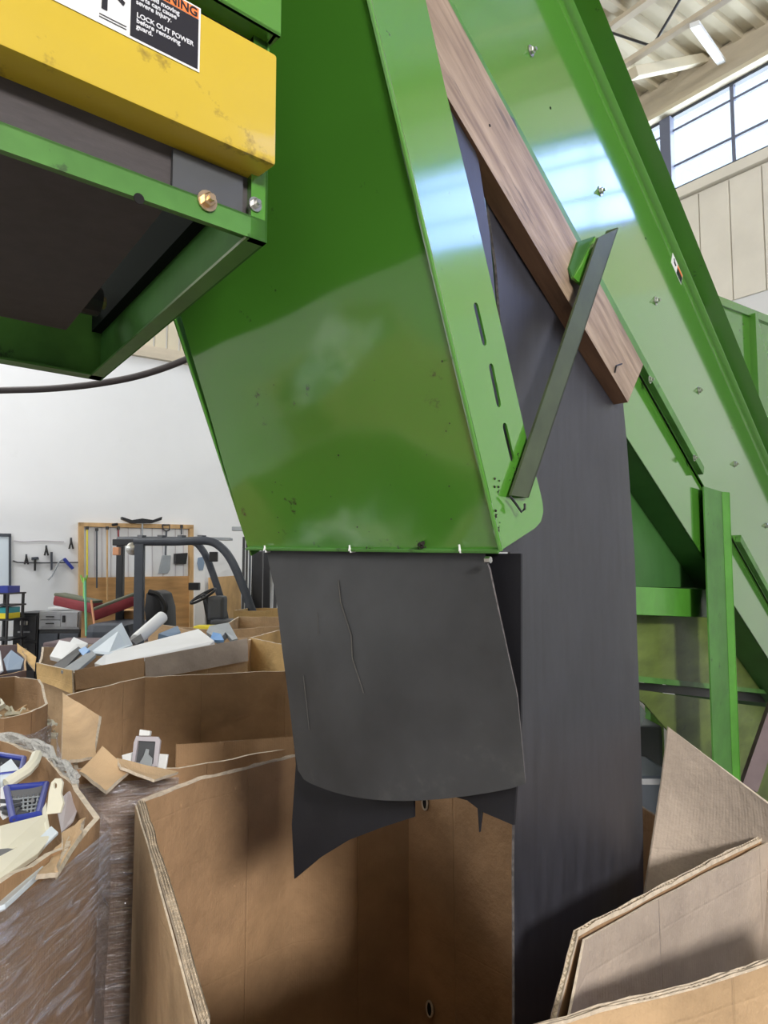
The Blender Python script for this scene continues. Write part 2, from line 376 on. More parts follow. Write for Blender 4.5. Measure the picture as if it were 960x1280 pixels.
# cross brace and light tube near the window
tag(MB().beam(WB(0,0) if False else P(902, 78, 9.0), P(868, 30, 7.6), .10, .05).build('brace_bar', 'white_plastic', bevel=.004), 'pale diagonal brace bar under the roof above the high window', 'brace')
tag(MB().beam(P(790, 92, 8.4), P(890, 72, 9.4), .14, .12).build('roof_purlin', 'cream', bevel=.01), 'short cream purlin under the roof deck beside the high window', 'purlin')

# ------------------------------------------------------------ discharge hood of the big conveyor
OH = -.645
K = S(625, 688, OH); Tc = S(460, 0, OH); cr = (Tc-K).normalized()          # crease direction, upwards
nF = cr.cross(-w).normalized(); nF = nF if nF.y < 0 else -nF
def FPn(px, py): return onp(px, py, K, nF)
top = 1.35
Lb = FPn(310, 685); Lup = FPn(228, 400); lu = (Lup-Lb).normalized()
hood = thing('discharge_hood', Vector((K.x, K.y, K.z)), 'tall green sheet metal discharge hood hanging down over the open cardboard box', 'chute')
# front panel, gridded so that it is slightly dished
mb = MB(); nx, ny = 24, 40; g = []
for j in range(ny+1):
    for i in range(nx+1):
        a = K + cr*(top*j/ny); b = Lb + lu*(top*j/ny); p = a.lerp(b, i/nx)
        p = p + nF*(.006*math.sin(i/nx*PI)*math.sin(min(1, j/ny*1.2)*PI) + .003*noise.noise(p*5))
        g.append(p)
q = (nx+1)*(ny+1)
mb.add(g+[p-nF*.004 for p in g], [(j*(nx+1)+i, j*(nx+1)+i+1, (j+1)*(nx+1)+i+1, (j+1)*(nx+1)+i) for j in range(ny) for i in range(nx)] +
       [(q+j*(nx+1)+i, q+(j+1)*(nx+1)+i, q+(j+1)*(nx+1)+i+1, q+j*(nx+1)+i+1) for j in range(ny) for i in range(nx)] +
       [(i, q+i, q+i+1, i+1) for i in range(nx)] + [(j*(nx+1), (j+1)*(nx+1), q+(j+1)*(nx+1), q+j*(nx+1)) for j in range(ny)] +
       [(j*(nx+1)+nx, q+j*(nx+1)+nx, q+(j+1)*(nx+1)+nx, (j+1)*(nx+1)+nx) for j in range(ny)])
mb.build('front_panel', 'green', hood, smooth=True)
# side flange with three real slots
side_px = [(625,688),(460,0),(535,0),(555,110),(592,262),(657,548),(664,580),(672,606),(677,628),(678,640),(675,652),(668,660)]
s3 = [S(a, b, OH) for a, b in side_px]
s3[1] = K + cr*top; e2 = (S(555,110,OH)-S(657,548,OH)).normalized(); s3[2] = S(535,0,OH) + e2*(top-(s3[0]-S(460,0,OH)).length)
ex, ey = hd, Zv
def slot(a, b, hw):
    A = S(*a, OH); Bq = S(*b, OH); d = (Bq-A).normalized(); n = d.cross(w).normalized()*hw
    pts = []
    for c, sg in ((A, -1), (Bq, 1)):
        for k in range(7):
            t = -PI/2+PI*k/6
            pts.append(c + d*sg*math.cos(t)*hw + n*math.sin(t)*sg)
    return poly_plane(pts, K, ex, ey)
sl = [slot((594,384),(604,427), .0075), slot((613,460),(622,504), .0075), slot((630,534),(639,572), .0075)]
curve_plate(poly_plane(s3, K, ex, ey), sl, K, ex, ey, .004).build('side_flange', 'green', hood)
# far side plate, back stiffener, rolled crease and bottom hem
fo = -w*(K-Lb).dot(w)
mb = MB().slab([p+fo+w*.004 for p in s3[:10]], -w*.004); mb.build('side_plate', 'green', hood)
MB().tube([K+w*.001, K+cr*top+w*.001], .0045, 8).build('folded_edge', 'green', hood)
mb = MB().beam(K+nF*.002-cr*.0, Lb+nF*.002, .012, .004, up=cr); mb.build('bottom_hem', 'green_dusty', hood)
# zip ties through the hem
for px in (335, 441, 578):
    p = FPn(px, 687); t = MB().tube([p+nF*.006+cr*.012, p+nF*.008-cr*.002, p-nF*.004-cr*.006], .0018, 6); t.tube([p+nF*.006+cr*.010, p+nF*.016+cr*.004+w*.004], .0014, 6)
    t.build('wire_tie', 'white_plastic', hood)
# clods of black dirt stuck on the hem and crease
mb = MB()
for px, py, r, k in [(530,681,.011,9),(620,612,.006,7),(618,640,.006,8),(622,660,.005,6),(641,590,.004,6),(638,604,.004,6),(646,570,.003,5),(463,684,.004,4),(500,684,.004,4)]:
    on = S if px > 605 else None
    for q_ in range(k):
        x_, y_ = px+random.gauss(0, r*300), py+random.gauss(0, r*(300 if px<600 else 900))
        y_ = min(y_, 684)
        p = (S(x_, y_, OH)+w*.003) if px > 605 else FPn(x_, y_)+nF*.005
        rr = r*random.uniform(.15, .5); mb.lathe([(rr*.5, -rr*.7), (rr, 0), (rr*.5, rr*.6)], p, Vector((random.random(), random.random(), random.random())), 6)
for k in range(26):
    p = FPn(random.uniform(330, 610), random.uniform(430, 680))+nF*.0045; rr = random.uniform(.0008, .002)
    mb.lathe([(rr*.5, -rr*.7), (rr, 0), (rr*.5, rr*.6)], p, nF, 6)
tag(mb.build('dirt_clods', 'copper', None), 'crumbs of black dirt clinging to the lower corner of the green hood', 'dirt', kind='stuff')

# two black flaps hanging under the hood
def sheet(rows, thick, mats, name, parent=None, label=None, smooth=True):
    """rows: list of equal length point rows; gives a curved sheet with true thickness, mats=[face, edge]"""
    nr, nc = len(rows), len(rows[0]); g = [Vector(p) for r in rows for p in r]; nn = []
    for j in range(nr):
        for i in range(nc):
            a = rows[j][min(i+1, nc-1)]-rows[j][max(i-1, 0)]; b = rows[min(j+1, nr-1)][i]-rows[max(j-1, 0)][i]
            n = a.cross(b); n.normalize(); nn.append(n)
    q = nr*nc; mb = MB(); F = []; 
    f1 = [(j*nc+i, j*nc+i+1, (j+1)*nc+i+1, (j+1)*nc+i) for j in range(nr-1) for i in range(nc-1)]
    f2 = [tuple(q+x for x in reversed(f)) for f in f1]
    vs = g+[p-n*thick for p, n in zip(g, nn)]
    uv = None
    u0 = [0]*q
    for j in range(nr):
        for i in range(1, nc): u0[j*nc+i] = u0[j*nc+i-1]+(g[j*nc+i]-g[j*nc+i-1]).length
    uvs = [(u0[k], g[k].z) for k in range(q)]*2
    mb.add(vs, f1+f2, 0, uvs)
    per = [i for i in range(nc)]+[j*nc+nc-1 for j in range(1, nr)]+[(nr-1)*nc+i for i in range(nc-2, -1, -1)]+[j*nc for j in range(nr-2, 0, -1)]
    mb.f += [[a, b, q+b, q+a] for a, b in zip(per, per[1:]+per[:1])]; mb.mi += [len(mats)-1]*len(per); mb.uv += [None]*len(per)
    return mb.build(name, mats, parent, smooth=smooth, label=label)
def bil(tl, tr, br, bl, nr, nc, f=None):
    rows = []
    for j in range(nr+1):
        r = []
        for i in range(nc+1):
            t = j/nr; s_ = i/nc; p = tl.lerp(tr, s_).lerp(bl.lerp(br, s_), t)
            if f: p = p+f(s_, t)
            r.append(p)
        rows.append(r)
    return rows
def edge_pts(pix, dfun, n):
    """resample a pixel polyline to n+1 3D points"""
    L = [0]
    for a, b in zip(pix, pix[1:]): L.append(L[-1]+math.dist(a, b))
    out = []
    for k in range(n+1):
        t = L[-1]*k/n
        for i in range(len(pix)-1):
            if t <= L[i+1]+1e-6:
                s_ = (t-L[i])/(L[i+1]-L[i]); out.append(dfun(pix[i][0]+(pix[i+1][0]-pix[i][0])*s_, pix[i][1]+(pix[i+1][1]-pix[i][1])*s_)); break
    return out
nH = hd*-1
hang0 = K + hd*.012
def HP(px, py, off=0.0): return onp(px, py, hang0+hd*off, hd)
L1 = edge_pts([(332,684),(345,740),(358,850),(372,970)], lambda x, y: HP(x, y, 0), 22)
R1 = edge_pts([(603,686),(612,710),(628,790),(642,870),(645,985)], lambda x, y: HP(x, y, 0), 22)
rows = []
for j, (a, b) in enumerate(zip(L1, R1)):
    t = j/22; r = []
    for i in range(25):
        s_ = i/24; p = a.lerp(b, s_)
        p = p - hd*(.045*math.sin(s_*PI)*math.sin(t*PI*.6)) + hd*(.03*t*t*s_) - Zv*(.018*math.sin(s_*PI)**.6 * t - .0*s_) + Zv*(.0)
        p = p - hd*.006*noise.noise(p*6)
        if t > .9: p = p - Zv*.010*(t-.9)*10*math.sin(s_*PI) + Zv*.012*((1-min(1, s_*16))**2)*(t-.9)*10
        r.append(p)
    rows.append(r)
flap1 = sheet(rows, -.006, ['rubber', 'rubber_edge'], 'rubber_flap')
for seq, rr in (([(3, 9), (5, 9), (8, 10), (10, 10), (13, 11)], .0012), ([(12, 3), (15, 3), (17, 3)], .0008), ([(6, 6), (8, 6)], .0006)):
    MB().tube([rows[j][i]-hd*.0015-Zv*0 for j, i in seq], rr, 5).build('scuff_mark', mat('pale_rubber_scuff', (.065, .062, .058), .8), flap1)
tag(flap1, 'short dusty black rubber flap hanging below the green hood', 'rubber flap')
# second flap, set back, with the long pointed left corner
def HQ(px, py): return HP(px, py, .055)
tl = [(366,925),(430,930),(518,950),(560,960),(643,960)]
blp = [(369,1098),(436,1052),(518,1022),(519,988),(643,1031)]
mb = MB()
outl = [(352,692),(371,955),(366,1030),(369,1098),(400,1072),(436,1050),(478,1034),(518,1021),(518,992),(519,988),(548,990),(585,1000),(598,1010),(600,1040),(603,1014),(643,1031),(652,900),(652,692)]
o3 = [HQ(a, b) for a, b in outl]
fl2 = curve_plate(poly_plane(o3, hang0, w, Zv), [], hang0+hd*.055, w, Zv, .006)
M['rubber_dark'] = mat('shaded_black_rubber', (.010, .010, .014), .55, var=.2, vscale=6, bump=.2, bscale=300, bdist=.0008)  # darker than the other rubber: the flap's shade is in its colour
tag(fl2.build('rubber_flap', 'rubber_dark'), 'black rubber flap behind the short one, with a long pointed corner reaching into the box', 'rubber flap')
# hanger bar behind the hood hem carrying both flaps
MB().beam(K+hd*.035+cr*.02-w*.01, Lb+hd*.035+cr*.02+w*.01, .05, .03, up=cr).build('hanger_bar', 'green_dull', hood)
MB().lathe([(.006, 0), (.006, .01)], S(607, 700, OH-.02), w, 6).build('bolt', 'steel', hood)

# ------------------------------------------------------------ main conveyor
OC = -.90
cA = S(703, 0, OC); cB = S(878, 400, OC)
cdn = (cB-cA).normalized()                                                   # runs down and away along the conveyor
cup = cdn.cross(w).normalized(); cup = cup if cup.z > 0 else -cup
lowp = S(803, 470, OC); hgt = (cA-lowp).dot(cup)
conv = thing('inclined_conveyor', Vector((S(900,600,OC).x, S(900,600,OC).y, 0)), 'large green inclined conveyor with bolted side panel running down to the right', 'conveyor')
a0 = lowp - cdn*2.4; a1 = lowp + cdn*3.2
def band(z0, z1, off, th, name, m_, s0=-2.4, s1=3.2, bevel=0, label=None):
    b0 = lowp + w*off + cup*z0; 
    return MB().slab([b0+cdn*s0, b0+cdn*s1, b0+cdn*s1+cup*(z1-z0), b0+cdn*s0+cup*(z1-z0)], -w*th).build(name, m_, conv, bevel=bevel, label=label)
band(0, hgt, 0, .005, 'side_panel', 'green')
# top flange: rounded lip standing towards the viewer
fl = []
prof = [(0, -.002), (.006, .001), (.012, .007), (.015, .016), (.015+.045, .016+.0)]
pr = [(0, 0), (.008, .003), (.016, .009), (.022, .018), (.085, .028)]
vs = []
for (a, b) in pr:
    q0 = lowp + cup*(hgt+b) + w*a
    vs += [q0+cdn*-2.4, q0+cdn*3.2]
for (a, b) in pr[::-1]:
    q0 = lowp + cup*(hgt+b+.005) + w*(a-.003)
    vs += [q0+cdn*-2.4, q0+cdn*3.2]
n = len(vs)//2
MB().add(vs, [(2*i, 2*i+1, (2*i+3) % (2*n), (2*i+2) % (2*n)) for i in range(n)]).build('top_flange', 'green', conv, smooth=True)
band(0, .035, .022, .022, 'lower_lip', 'green_dusty', -2.4, (S(873,588,OC)-lowp).dot(cdn), .002)
band(0, .035, .022, .022, 'lower_lip', 'green_dusty', (S(920,668,OC)-lowp).dot(cdn), 3.2, .002)
vl = (lowp - S(775, 527, OC)).dot(cup)
band(-vl, 0, -.012, .004, 'lower_pan', 'green')
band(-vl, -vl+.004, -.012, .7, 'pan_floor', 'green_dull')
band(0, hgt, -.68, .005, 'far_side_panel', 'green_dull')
band(.28*hgt, .28*hgt+.01, -.01, .66, 'belt', 'belt')
# hex bolts on the side panel
def hexbolt(p, n, r, parent, m_='steel'):
    mb = MB(); mb.lathe([(r*1.5, 0), (r*1.5, r*.25)], p, n, 16); mb.lathe([(r, r*.25), (r, r*.9), (r*.8, r*1.05)], p, n, 6); mb.lathe([(r*.5, r*1.0), (r*.5, r*1.7)], p, n, 8)
    return mb.build('bolt', m_, parent)
for px, py in [(663,64),(750,239),(819,376),(873,488),(918,580),(957,657)]: hexbolt(S(px, py, OC)+w*.0005, w, .0105, conv)
for px, py in [(804,476),(860,573)]: hexbolt(S(px, py, OC)+w*.022, w, .009, conv)
for px, py in [(688,135),(807,298),(897,412),(915,535),(757,90)]:
    MB().lathe([(.004, 0), (.004, .0006)], S(px, py, OC)+w*.0004, w, 10).build('empty_hole', 'hole', conv)

# warning label on the panel
lo = S(837, 306, OC); lx = (S(862, 362, OC)-lo); ln = lx.length
lx.normalize(); ly = w.cross(lx); 
if ly.z < 0: ly = -ly
lcor = [S(835,308,OC), S(843,300,OC), S(861,350,OC), S(856,362,OC)]
o_ = lcor[0]; lx = cdn; ly = cup
LW, LH = .125, .05
lo = S(847, 331, OC) - cdn*LW/2; lo = lo + cup*(hgt-LH-.004-(lo-lowp).dot(cup))
lab = MB().slab([lo, lo+lx*LW, lo+lx*LW+ly*LH, lo+ly*LH], w*.0008).build('warning_label', 'label_white', conv, label='small white, black and orange warning label')
def lrect(a, b, c, d, m_, nm):
    p = lo + w*.0010
    MB().slab([p+lx*a+ly*b, p+lx*c+ly*b, p+lx*c+ly*d, p+lx*a+ly*d], w*.0004).build(nm, m_, lab)
lrect(.062, .003, .122, .034, 'label_black', 'text_panel'); lrect(.062, .035, .122, .047, 'label_orange', 'header_band')
mb = MB().tube([lo+w*.0016+lx*.018+ly*.038, lo+w*.0016+lx*.030+ly*.026, lo+w*.0016+lx*.036+ly*.030], .002, 6); mb.tube([lo+w*.0016+lx*.024+ly*.026, lo+w*.0016+lx*.042+ly*.022], .003, 6)
mb.build('pictogram', 'label_black', lab)

M['green_leg'] = mat('scuffed_green_paint', (.075, .27, .03), .4, coat=.15, var=.15, vscale=7, dirt=.6, dscale=16, dlim=.66)
M['green_leg_dull'] = mat('dull_scuffed_green_paint', (.06, .19, .035), .5, var=.2, vscale=7, dirt=.6, dscale=16, dlim=.62)
# legs, cross member, cladding below the conveyor
OL = -.885
def vbeam(px0, px1, y0, off, name, th=.005, m_='green', zb=0.0, dep=None):
    a = S(px0, y0, off); b = S(px1, y0, off); 
    return MB().slab([a, b, Vector((b.x, b.y, zb)), Vector((a.x, a.y, zb))], -w*th)
la = S(880, 608, OL); lb = S(902, 608, OL); lc = S(917, 611, OL+.012)
lb = Vector((lb.x, lb.y, la.z))
d1 = lb-la
leg = MB().slab([la, lb, Vector((lb.x, lb.y, 0)), Vector((la.x, la.y, 0))], -w*.006)
leg.slab([lb, lb-w*.07, Vector((lb.x, lb.y, 0))-w*.07, Vector((lb.x, lb.y, 0))], -d1.normalized()*.006)
leg.build('leg', 'green_leg_dull', conv, label='near angle iron leg, dustier half')
l2 = lb + d1.normalized()*.004
w2 = (w*.9 + d1.normalized()*.5).normalized()
l3 = l2 + d1.normalized()*.05 + w*.018
leg = MB().slab([l2, l3, Vector((l3.x, l3.y, 0)), Vector((l2.x, l2.y, 0))], -w*.006)
leg.slab([l3, l3-w*.05, Vector((l3.x, l3.y, 0))-w*.05, Vector((l3.x, l3.y, 0))], -d1.normalized()*.005)
leg.build('leg', 'green_leg', conv, label='brighter angle iron bolted beside the leg')
for zz in (2.0, 1.4): pass
cA_ = S(780, 733, -.97); cB_ = S(892, 737, -.97)
MB().slab([cA_, cB_, S(892,772,-.97), S(780,768,-.97)], -w*.05).build('cross_member', 'green_leg', conv, bevel=.002)
# inner chute panels seen between curtain and leg
Ocl = -1.06
def clad(pix, off, name, m_, th=.006):
    MB().slab([S(a, b, off) for a, b in pix], -w*th).build(name, m_, conv)
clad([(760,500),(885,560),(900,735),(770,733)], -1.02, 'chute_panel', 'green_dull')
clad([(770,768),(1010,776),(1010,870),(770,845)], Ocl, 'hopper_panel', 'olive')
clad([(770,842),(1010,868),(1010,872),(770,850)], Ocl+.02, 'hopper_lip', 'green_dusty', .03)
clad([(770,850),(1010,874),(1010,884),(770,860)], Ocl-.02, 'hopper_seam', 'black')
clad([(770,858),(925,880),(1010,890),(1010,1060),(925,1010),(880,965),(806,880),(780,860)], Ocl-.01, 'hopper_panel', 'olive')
# far leg seen beside the cardboard flap
fa = S(813, 885, -1.5); fb = S(829, 885, -1.5)
MB().slab([Vector((fa.x, fa.y, 1.8)), Vector((fb.x, fb.y, 1.8)), Vector((fb.x, fb.y, 0)), Vector((fa.x, fa.y, 0))], -w*.03).build('leg', 'green', conv, label='far leg of the conveyor')

# ------------------------------------------------------------ lumber plank lashed along the conveyor
OP = -.665
pA, pB = S(600,82,OP), S(803,462,OP)
pd = (pB-pA).normalized(); pu = pd.cross(w).normalized(); pu = pu if pu.z > 0 else -pu
plf = [S(803,462,OP), S(772+26,506,OP)]
nearlow = S(772, 492, OP)
ph = (pB-S(730,418,OP)).dot(pu)
e0 = S(803,462,OP); e1 = e0 - pu*ph + pd*-.0
c1 = S(766, 472, OP)
p_top_end = e0; p_low_end = c1 - pu*((c1-e0).dot(pu)+ph)
print('plank height', ph)
ends = [p_top_end, p_low_end]
far = -pd*1.15
mb = MB()
A0, A1 = S(804,456,OP), S(785,503,OP)
f0 = (S(560,0,OP)-A0).normalized(); f1 = (S(555,114,OP)-A1).normalized()
vs = [A0, A1, A1+f1*1.15, A0+f0*1.15]; vs += [v-w*.04 for v in vs]
mb.add(vs, [(0,1,2,3)], 0); mb.add(vs, [(4,7,6,5),(1,5,6,2),(0,3,7,4),(2,6,7,3),(0,4,5,1)], 1)
mb.planar_uv(A1, pd, pu)
# edges need their own uv so that the grain runs along them
for k, f in enumerate(mb.f):
    if mb.mi[k] == 1: mb.uv[k] = [((mb.v[i]-A1).dot(pd), (mb.v[i]-A1).dot(w)+(mb.v[i]-A1).dot(pu)*.3) for i in f]
plank = mb.build('lumber_plank', ['wood', 'wood_end'])
tag(plank, 'worn reddish lumber plank lying slantwise between the hood and the conveyor side', 'plank')
bmk = MB().tube([S(768,466,OP)+w*.001, S(766,458,OP)+w*.008, S(771,456,OP)+w*.012], .002, 6); bmk.build('bent_nail', 'black_steel', plank)
mb = MB()
for x, y in [(730,395),(762,500+0)][:1]+[(612,157)]:
    MB().lathe([(.003, 0), (.0025, .0008)], S(x, y, OP)+w*.0002, w, 8).build('nail_hole', 'hole', plank)

# ------------------------------------------------------------ long curtain behind the plank
OR_ = -.71
def CR(px, py): return S(px, py, OR_)
top_l = CR(598, 185); top_r = CR(775, 470)
lft = edge_pts([(598,185),(618,330),(632,520),(637,700),(642,1000),(643,1130),(640,1290)], CR, 60)
rgt = edge_pts([(640,150),(775,470),(781,600),(790,780),(796,960),(798,1120),(800,1290)], CR, 60)
# rather than follow the slanting top, hang vertical strips: x stations along hd
def prof_edge(pix, z):
    pts = [CR(a, b) for a, b in pix]
    for p, q_ in zip(pts, pts[1:]):
        if (p.z-z)*(q_.z-z) <= 0 and abs(p.z-q_.z) > 1e-6:
            return p.lerp(q_, (p.z-z)/(p.z-q_.z))
    return pts[0] if z > pts[0].z else pts[-1]
Lpx = [(560,60),(598,185),(618,330),(632,520),(637,700),(642,1000),(643,1130),(640,1300)]
Rpx = [(640,150),(700,330),(772,480),(781,600),(790,780),(796,960),(798,1120),(801,1300)]
ztop = CR(640, 150).z; zbot = .66
rows = []
NZ = 60
for j in range(NZ+1):
    z = ztop+(zbot-ztop)*j/NZ
    a = prof_edge(Lpx, z); b = prof_edge(Rpx, z); r = []
    for i in range(21):
        s_ = i/20; p = a.lerp(b, s_); t = j/NZ
        p = p - w*(.010*math.sin(s_*PI*1.3+.4)*min(1, t*2) + .005*noise.noise(p*4)*min(1, t*3))
        p.z = z
        r.append(p)
    rows.append(r)
dk = [S(a, b, -.672) for a, b in [(545,60),(560,90),(598,200),(612,290),(622,400),(640,490),(652,560),(652,690),(628,690),(600,580),(560,300)]]
tag(MB().slab(dk, -w*.006).build('rubber_liner', 'rubber_blue'), 'narrow black rubber strip showing between the hood side and the plank', 'rubber flap')
cur = sheet(rows, .005, ['rubber_blue', 'rubber_edge'], 'rubber_curtain')
tag(cur, 'long blue-black rubber curtain hanging from the plank down into the box', 'rubber curtain')

# ------------------------------------------------------------ diagonal angle iron brace
OB = -.630
b_poly = [(637,620),(664,622),(737,425),(773,286),(751,292),(734,312),(690,440)]
pts = [S(639,619,OB), S(661,622,OB), S(773,285,OB), S(748,297,OB)]
br = MB().slab(pts, -w*.005)
br.slab([pts[1], pts[2], pts[2]-w*.028, pts[1]-w*.020], (pts[0]-pts[1]).normalized()*.004)
brace = br.build('angle_brace', 'olive_steel', None)
tag(brace, 'dull green angle iron brace crossing in front of the plank up to the right', 'brace')
c4 = [S(719,350,OB-.012), S(746,296,OB-.012), S(736,298,OB-.014), S(724,318,OB-.014)]
MB().slab([S(717,347,-.652), S(744,296,-.652), S(748,302,-.645), S(727,356,-.645)], -w*.006).build('cleat', 'green', brace, label='bright green cleat behind the brace')
MB().slab([S(717,350,-.655), S(712,335,-.66), S(723,302,-.66), S(744,295,-.655)], -w*.005).build('cleat', 'green_dull', brace)
tw = [S(638,621,OB), S(645,630,OB), S(652,640,OB+.004), S(656,636,OB+.01), S(656,630,OB+.008)]
tag(MB().tube(tw, .0022, 6).build('twist_wire', 'black_steel'), 'twisted dark wire end under the foot of the angle brace', 'wire')

# ------------------------------------------------------------ feeder machine overhead on the left (yellow bar, green frame, belt)
# its long edges vanish to the right (heading ~51 deg), its side rail runs away to the left
fdir = Vector((1025, 924, 0)).normalized()
vx = (1497-480)/924; fdir = Vector((vx, 1, 0)).normalized()
fper = Vector((-fdir.y, fdir.x, 0))                                          # away to the left
ZF = 2.10
c0 = PZ(331, 303, ZF)                                                        # lower right corner of the frame
fm = thing('feed_conveyor', c0, 'green framed conveyor overhead at top left, seen from below', 'conveyor')
def FV(px, py, dep=0.0):                                                     # on the vertical face through c0 (shifted back)
    n = fper; return onp(px, py, c0+n*dep, n)
far_c = PZ(124, 476, ZF); side_len = (far_c-c0).length; sdir = (far_c-c0).normalized()
LEN = 1.8
ZT = FV(347, 68, 0).z
def fbox(u0, u1, p0, p1, z0, z1, name, m_, bevel=.0015, label=None, mb=None):
    b = mb or MB(); vs = [c0 + fdir*-a + sdir*p + Zv*(z-c0.z) for a in (u0, u1) for p in (p0, p1) for z in (z0, z1)]
    b.add(vs, [(0,1,3,2),(4,6,7,5),(0,4,5,1),(2,3,7,6),(0,2,6,4),(1,5,7,3)])
    if name is None: return b
    return b.build(name, m_, fm, bevel=bevel, label=label)
rh = .0275
fbox(0, LEN, 0, .003, ZF, ZF+rh, 'front_rail', 'green_dusty', 0)
fbox(0, LEN, 0, .055, ZF+rh-.003, ZF+rh, 'front_rail', 'green_dusty', 0)
fbox(-.003, 0, 0, side_len, ZF, ZF+.10, 'side_rail', mat('chalky_green_paint', (.045, .15, .03), .75, spec=.15, var=.2, vscale=6), 0)
fbox(0, .024, 0, side_len, ZF, ZF+.004, 'side_rail', 'green_dusty', 0, label='underside lip of the side rail')
fbox(0, LEN, side_len-.004, side_len, ZF, ZF+.17, 'back_rail', 'green_dusty', 0)
fbox(.0, LEN, side_len-.035, side_len, ZF, ZF+.004, 'back_rail', 'green_dusty', 0)
fbox(-.003, .02, 0, .012, ZF, ZT+.02, 'corner_post', 'green', 0)
fbox(0.0, .02, side_len*.0, side_len, ZF+.10, ZF+.30, 'side_plate', mat('shaded_black_paint', (.008, .012, .010), .95, spec=.05), 0)  # shade put into the colour; the plate itself is the frame's green
# belt underside with rounded far end
bl0, bl1 = .17, LEN
zbelt = ZF+.045
nb = 20; vs = []
pts_b = []
q_ = PZ(170, 290, zbelt+.03)
mbb = MB()
uu0 = (c0-PZ(176, 272, zbelt)).dot(fdir)
cl = [(-.0, .02)]
prof = []
for k in range(13):
    a = PI/2*k/12
    prof.append((math.sin(a)*.06, .06-math.cos(a)*.06))
pth = [(0.015, 0)]+[(side_len*.80+x, z) for x, z in prof]+[(side_len*.80+.06, .12)]
vs = []
for p, z in pth:
    for u in (uu0, LEN): vs.append(c0 - fdir*u + sdir*p + Zv*(zbelt-c0.z+z))
nn_ = len(vs)//2
vs += [v+Zv*.012 if i < 2*(nn_-1) else v-sdir*.012 for i, v in enumerate(list(vs))]
fs = [(2*i, 2*i+1, 2*i+3, 2*i+2) for i in range(nn_-1)]+[(2*nn_+2*i, 2*nn_+2*i+2, 2*nn_+2*i+3, 2*nn_+2*i+1) for i in range(nn_-1)]+[(2*i, 2*i+2, 2*nn_+2*i+2, 2*nn_+2*i) for i in range(nn_-1)]
mbb.add(vs, fs); mbb.build('belt', 'belt', fm, smooth=True, label='charcoal belt seen from below')
ctr = c0 + sdir*(side_len*.80) + Zv*(zbelt+.065-c0.z)
MB().tube([ctr-fdir*(uu0-.055), ctr-fdir*LEN], .028, 16).build('roller', 'black_steel', fm)
MB().lathe([(.012, 0), (.012, .012)], ctr-fdir*(uu0-.055), fdir, 12).build('roller_end', 'brass', fm)
# dark band between rail and yellow bar
fbox(.004, LEN, .012, .03, ZF+rh, ZF+.11, 'rubber_skirt', 'belt', 0)
fbox(.03, .12, .004, .010, ZF+rh, ZF+rh+.045, 'bracket', 'dgrey_plastic', 0)
hexbolt(FV(258, 252, -.0)-fper*.001, -fper, .0082, fm, 'brass')
hexbolt(FV(318, 256, .0)-fper*.001, -fper, .006, fm)
for px, py in [(173, 249)]:
    p = FV(px, py, 0)-fper*.0012; MB().lathe([(.006, 0), (.006, .0008)], p, -fper, 14).build('rail_hole', 'hole', fm)
# yellow bar
yb = thing('guard_bar', FV(345, 207, -.03), 'yellow painted steel guard bar across the top left', 'guard bar')
dy = -.035
y_b = FV(345, 207, dy); y_t = FV(347, 69, dy)
ylo, yhi = y_b.z, y_t.z
back = (PZ(309, 262, ylo)-y_b).dot(fper)
print('yellow z', ylo, yhi, 'depth', back)
o_ = Vector((y_b.x, y_b.y, 0))
mb = MB(); zz0, zz1 = ylo, yhi
bk = fper*max(.05, back)
vs = [o_+Zv*zz0, o_+Zv*zz1, o_-fdir*LEN+Zv*zz1, o_-fdir*LEN+Zv*zz0]
vs2 = [v+bk for v in vs]
mb.add(vs+vs2, [(0,1,2,3),(4,7,6,5),(0,4,5,1),(1,5,6,2),(3,2,6,7),(0,3,7,4)])
mb.build('bar', 'yellow', yb, bevel=.004, smooth=True)
ph_ = PZ(235, 225, ylo); MB().lathe([(.0045, -.0008), (.0045, .0002)], ph_, Zv, 12).build('bar_hole', 'hole', yb)
# big warning label on the bar
def YF(px, py): return onp(px, py, y_b-fper*.0006, fper)
ex_, ey_ = fdir, Zv
yr = YF(249, 91); yt = YF(252, 12)
H_ = yt.z-yr.z; wl = (yr-YF(162, 45)).dot(fdir); wl2 = (yr-YF(66, 0)).dot(fdir)
print('label', H_, wl, wl2)
H_ = min(H_, (zz1-yr.z)-.003) if False else H_
W_ = wl*2.0+.004
o2 = yr-fdir*W_
lb_ = MB().slab([o2, o2+fdir*W_, o2+fdir*W_+Zv*H_, o2+Zv*H_], -fper*.0006).build('warning_label', 'label_white', yb, label='white and black warning label with an orange header')
def lr(a, b, c, d, m_, nm, mb=None):
    p = o2-fper*.0007
    return MB().slab([p+fdir*a+Zv*b, p+fdir*c+Zv*b, p+fdir*c+Zv*d, p+fdir*a+Zv*d], -fper*.0005).build(nm, m_, lb_)
lr(W_-wl, .0025, W_-.0025, H_*.80, 'label_black', 'text_panel'); lr(W_-wl, H_*.81, W_-.0025, H_-.002, 'label_orange', 'header_band')
nrm = -fper
def tx(t, x, z, size, m_, nm):
    text_mb(t, size, o2+fdir*x+Zv*z, fdir, Zv, .0016).build(nm, m_, lb_)
text_mb('WARNING', H_*.185, o2+fdir*(W_-.004)+Zv*H_*.83, fdir, Zv, .0016, 'RIGHT').build('header_text', 'label_black', lb_)
tx('Exposed moving\nparts can cause\nsevere injury.', W_-wl+.005, H_*.70, H_*.098, 'label_ink', 'warning_text')
tx('LOCK OUT POWER\nbefore removing\nguard.', W_-wl+.006, H_*.345, H_*.098, 'label_ink', 'warning_text')
mb = MB(); p = o2-fper*.0012
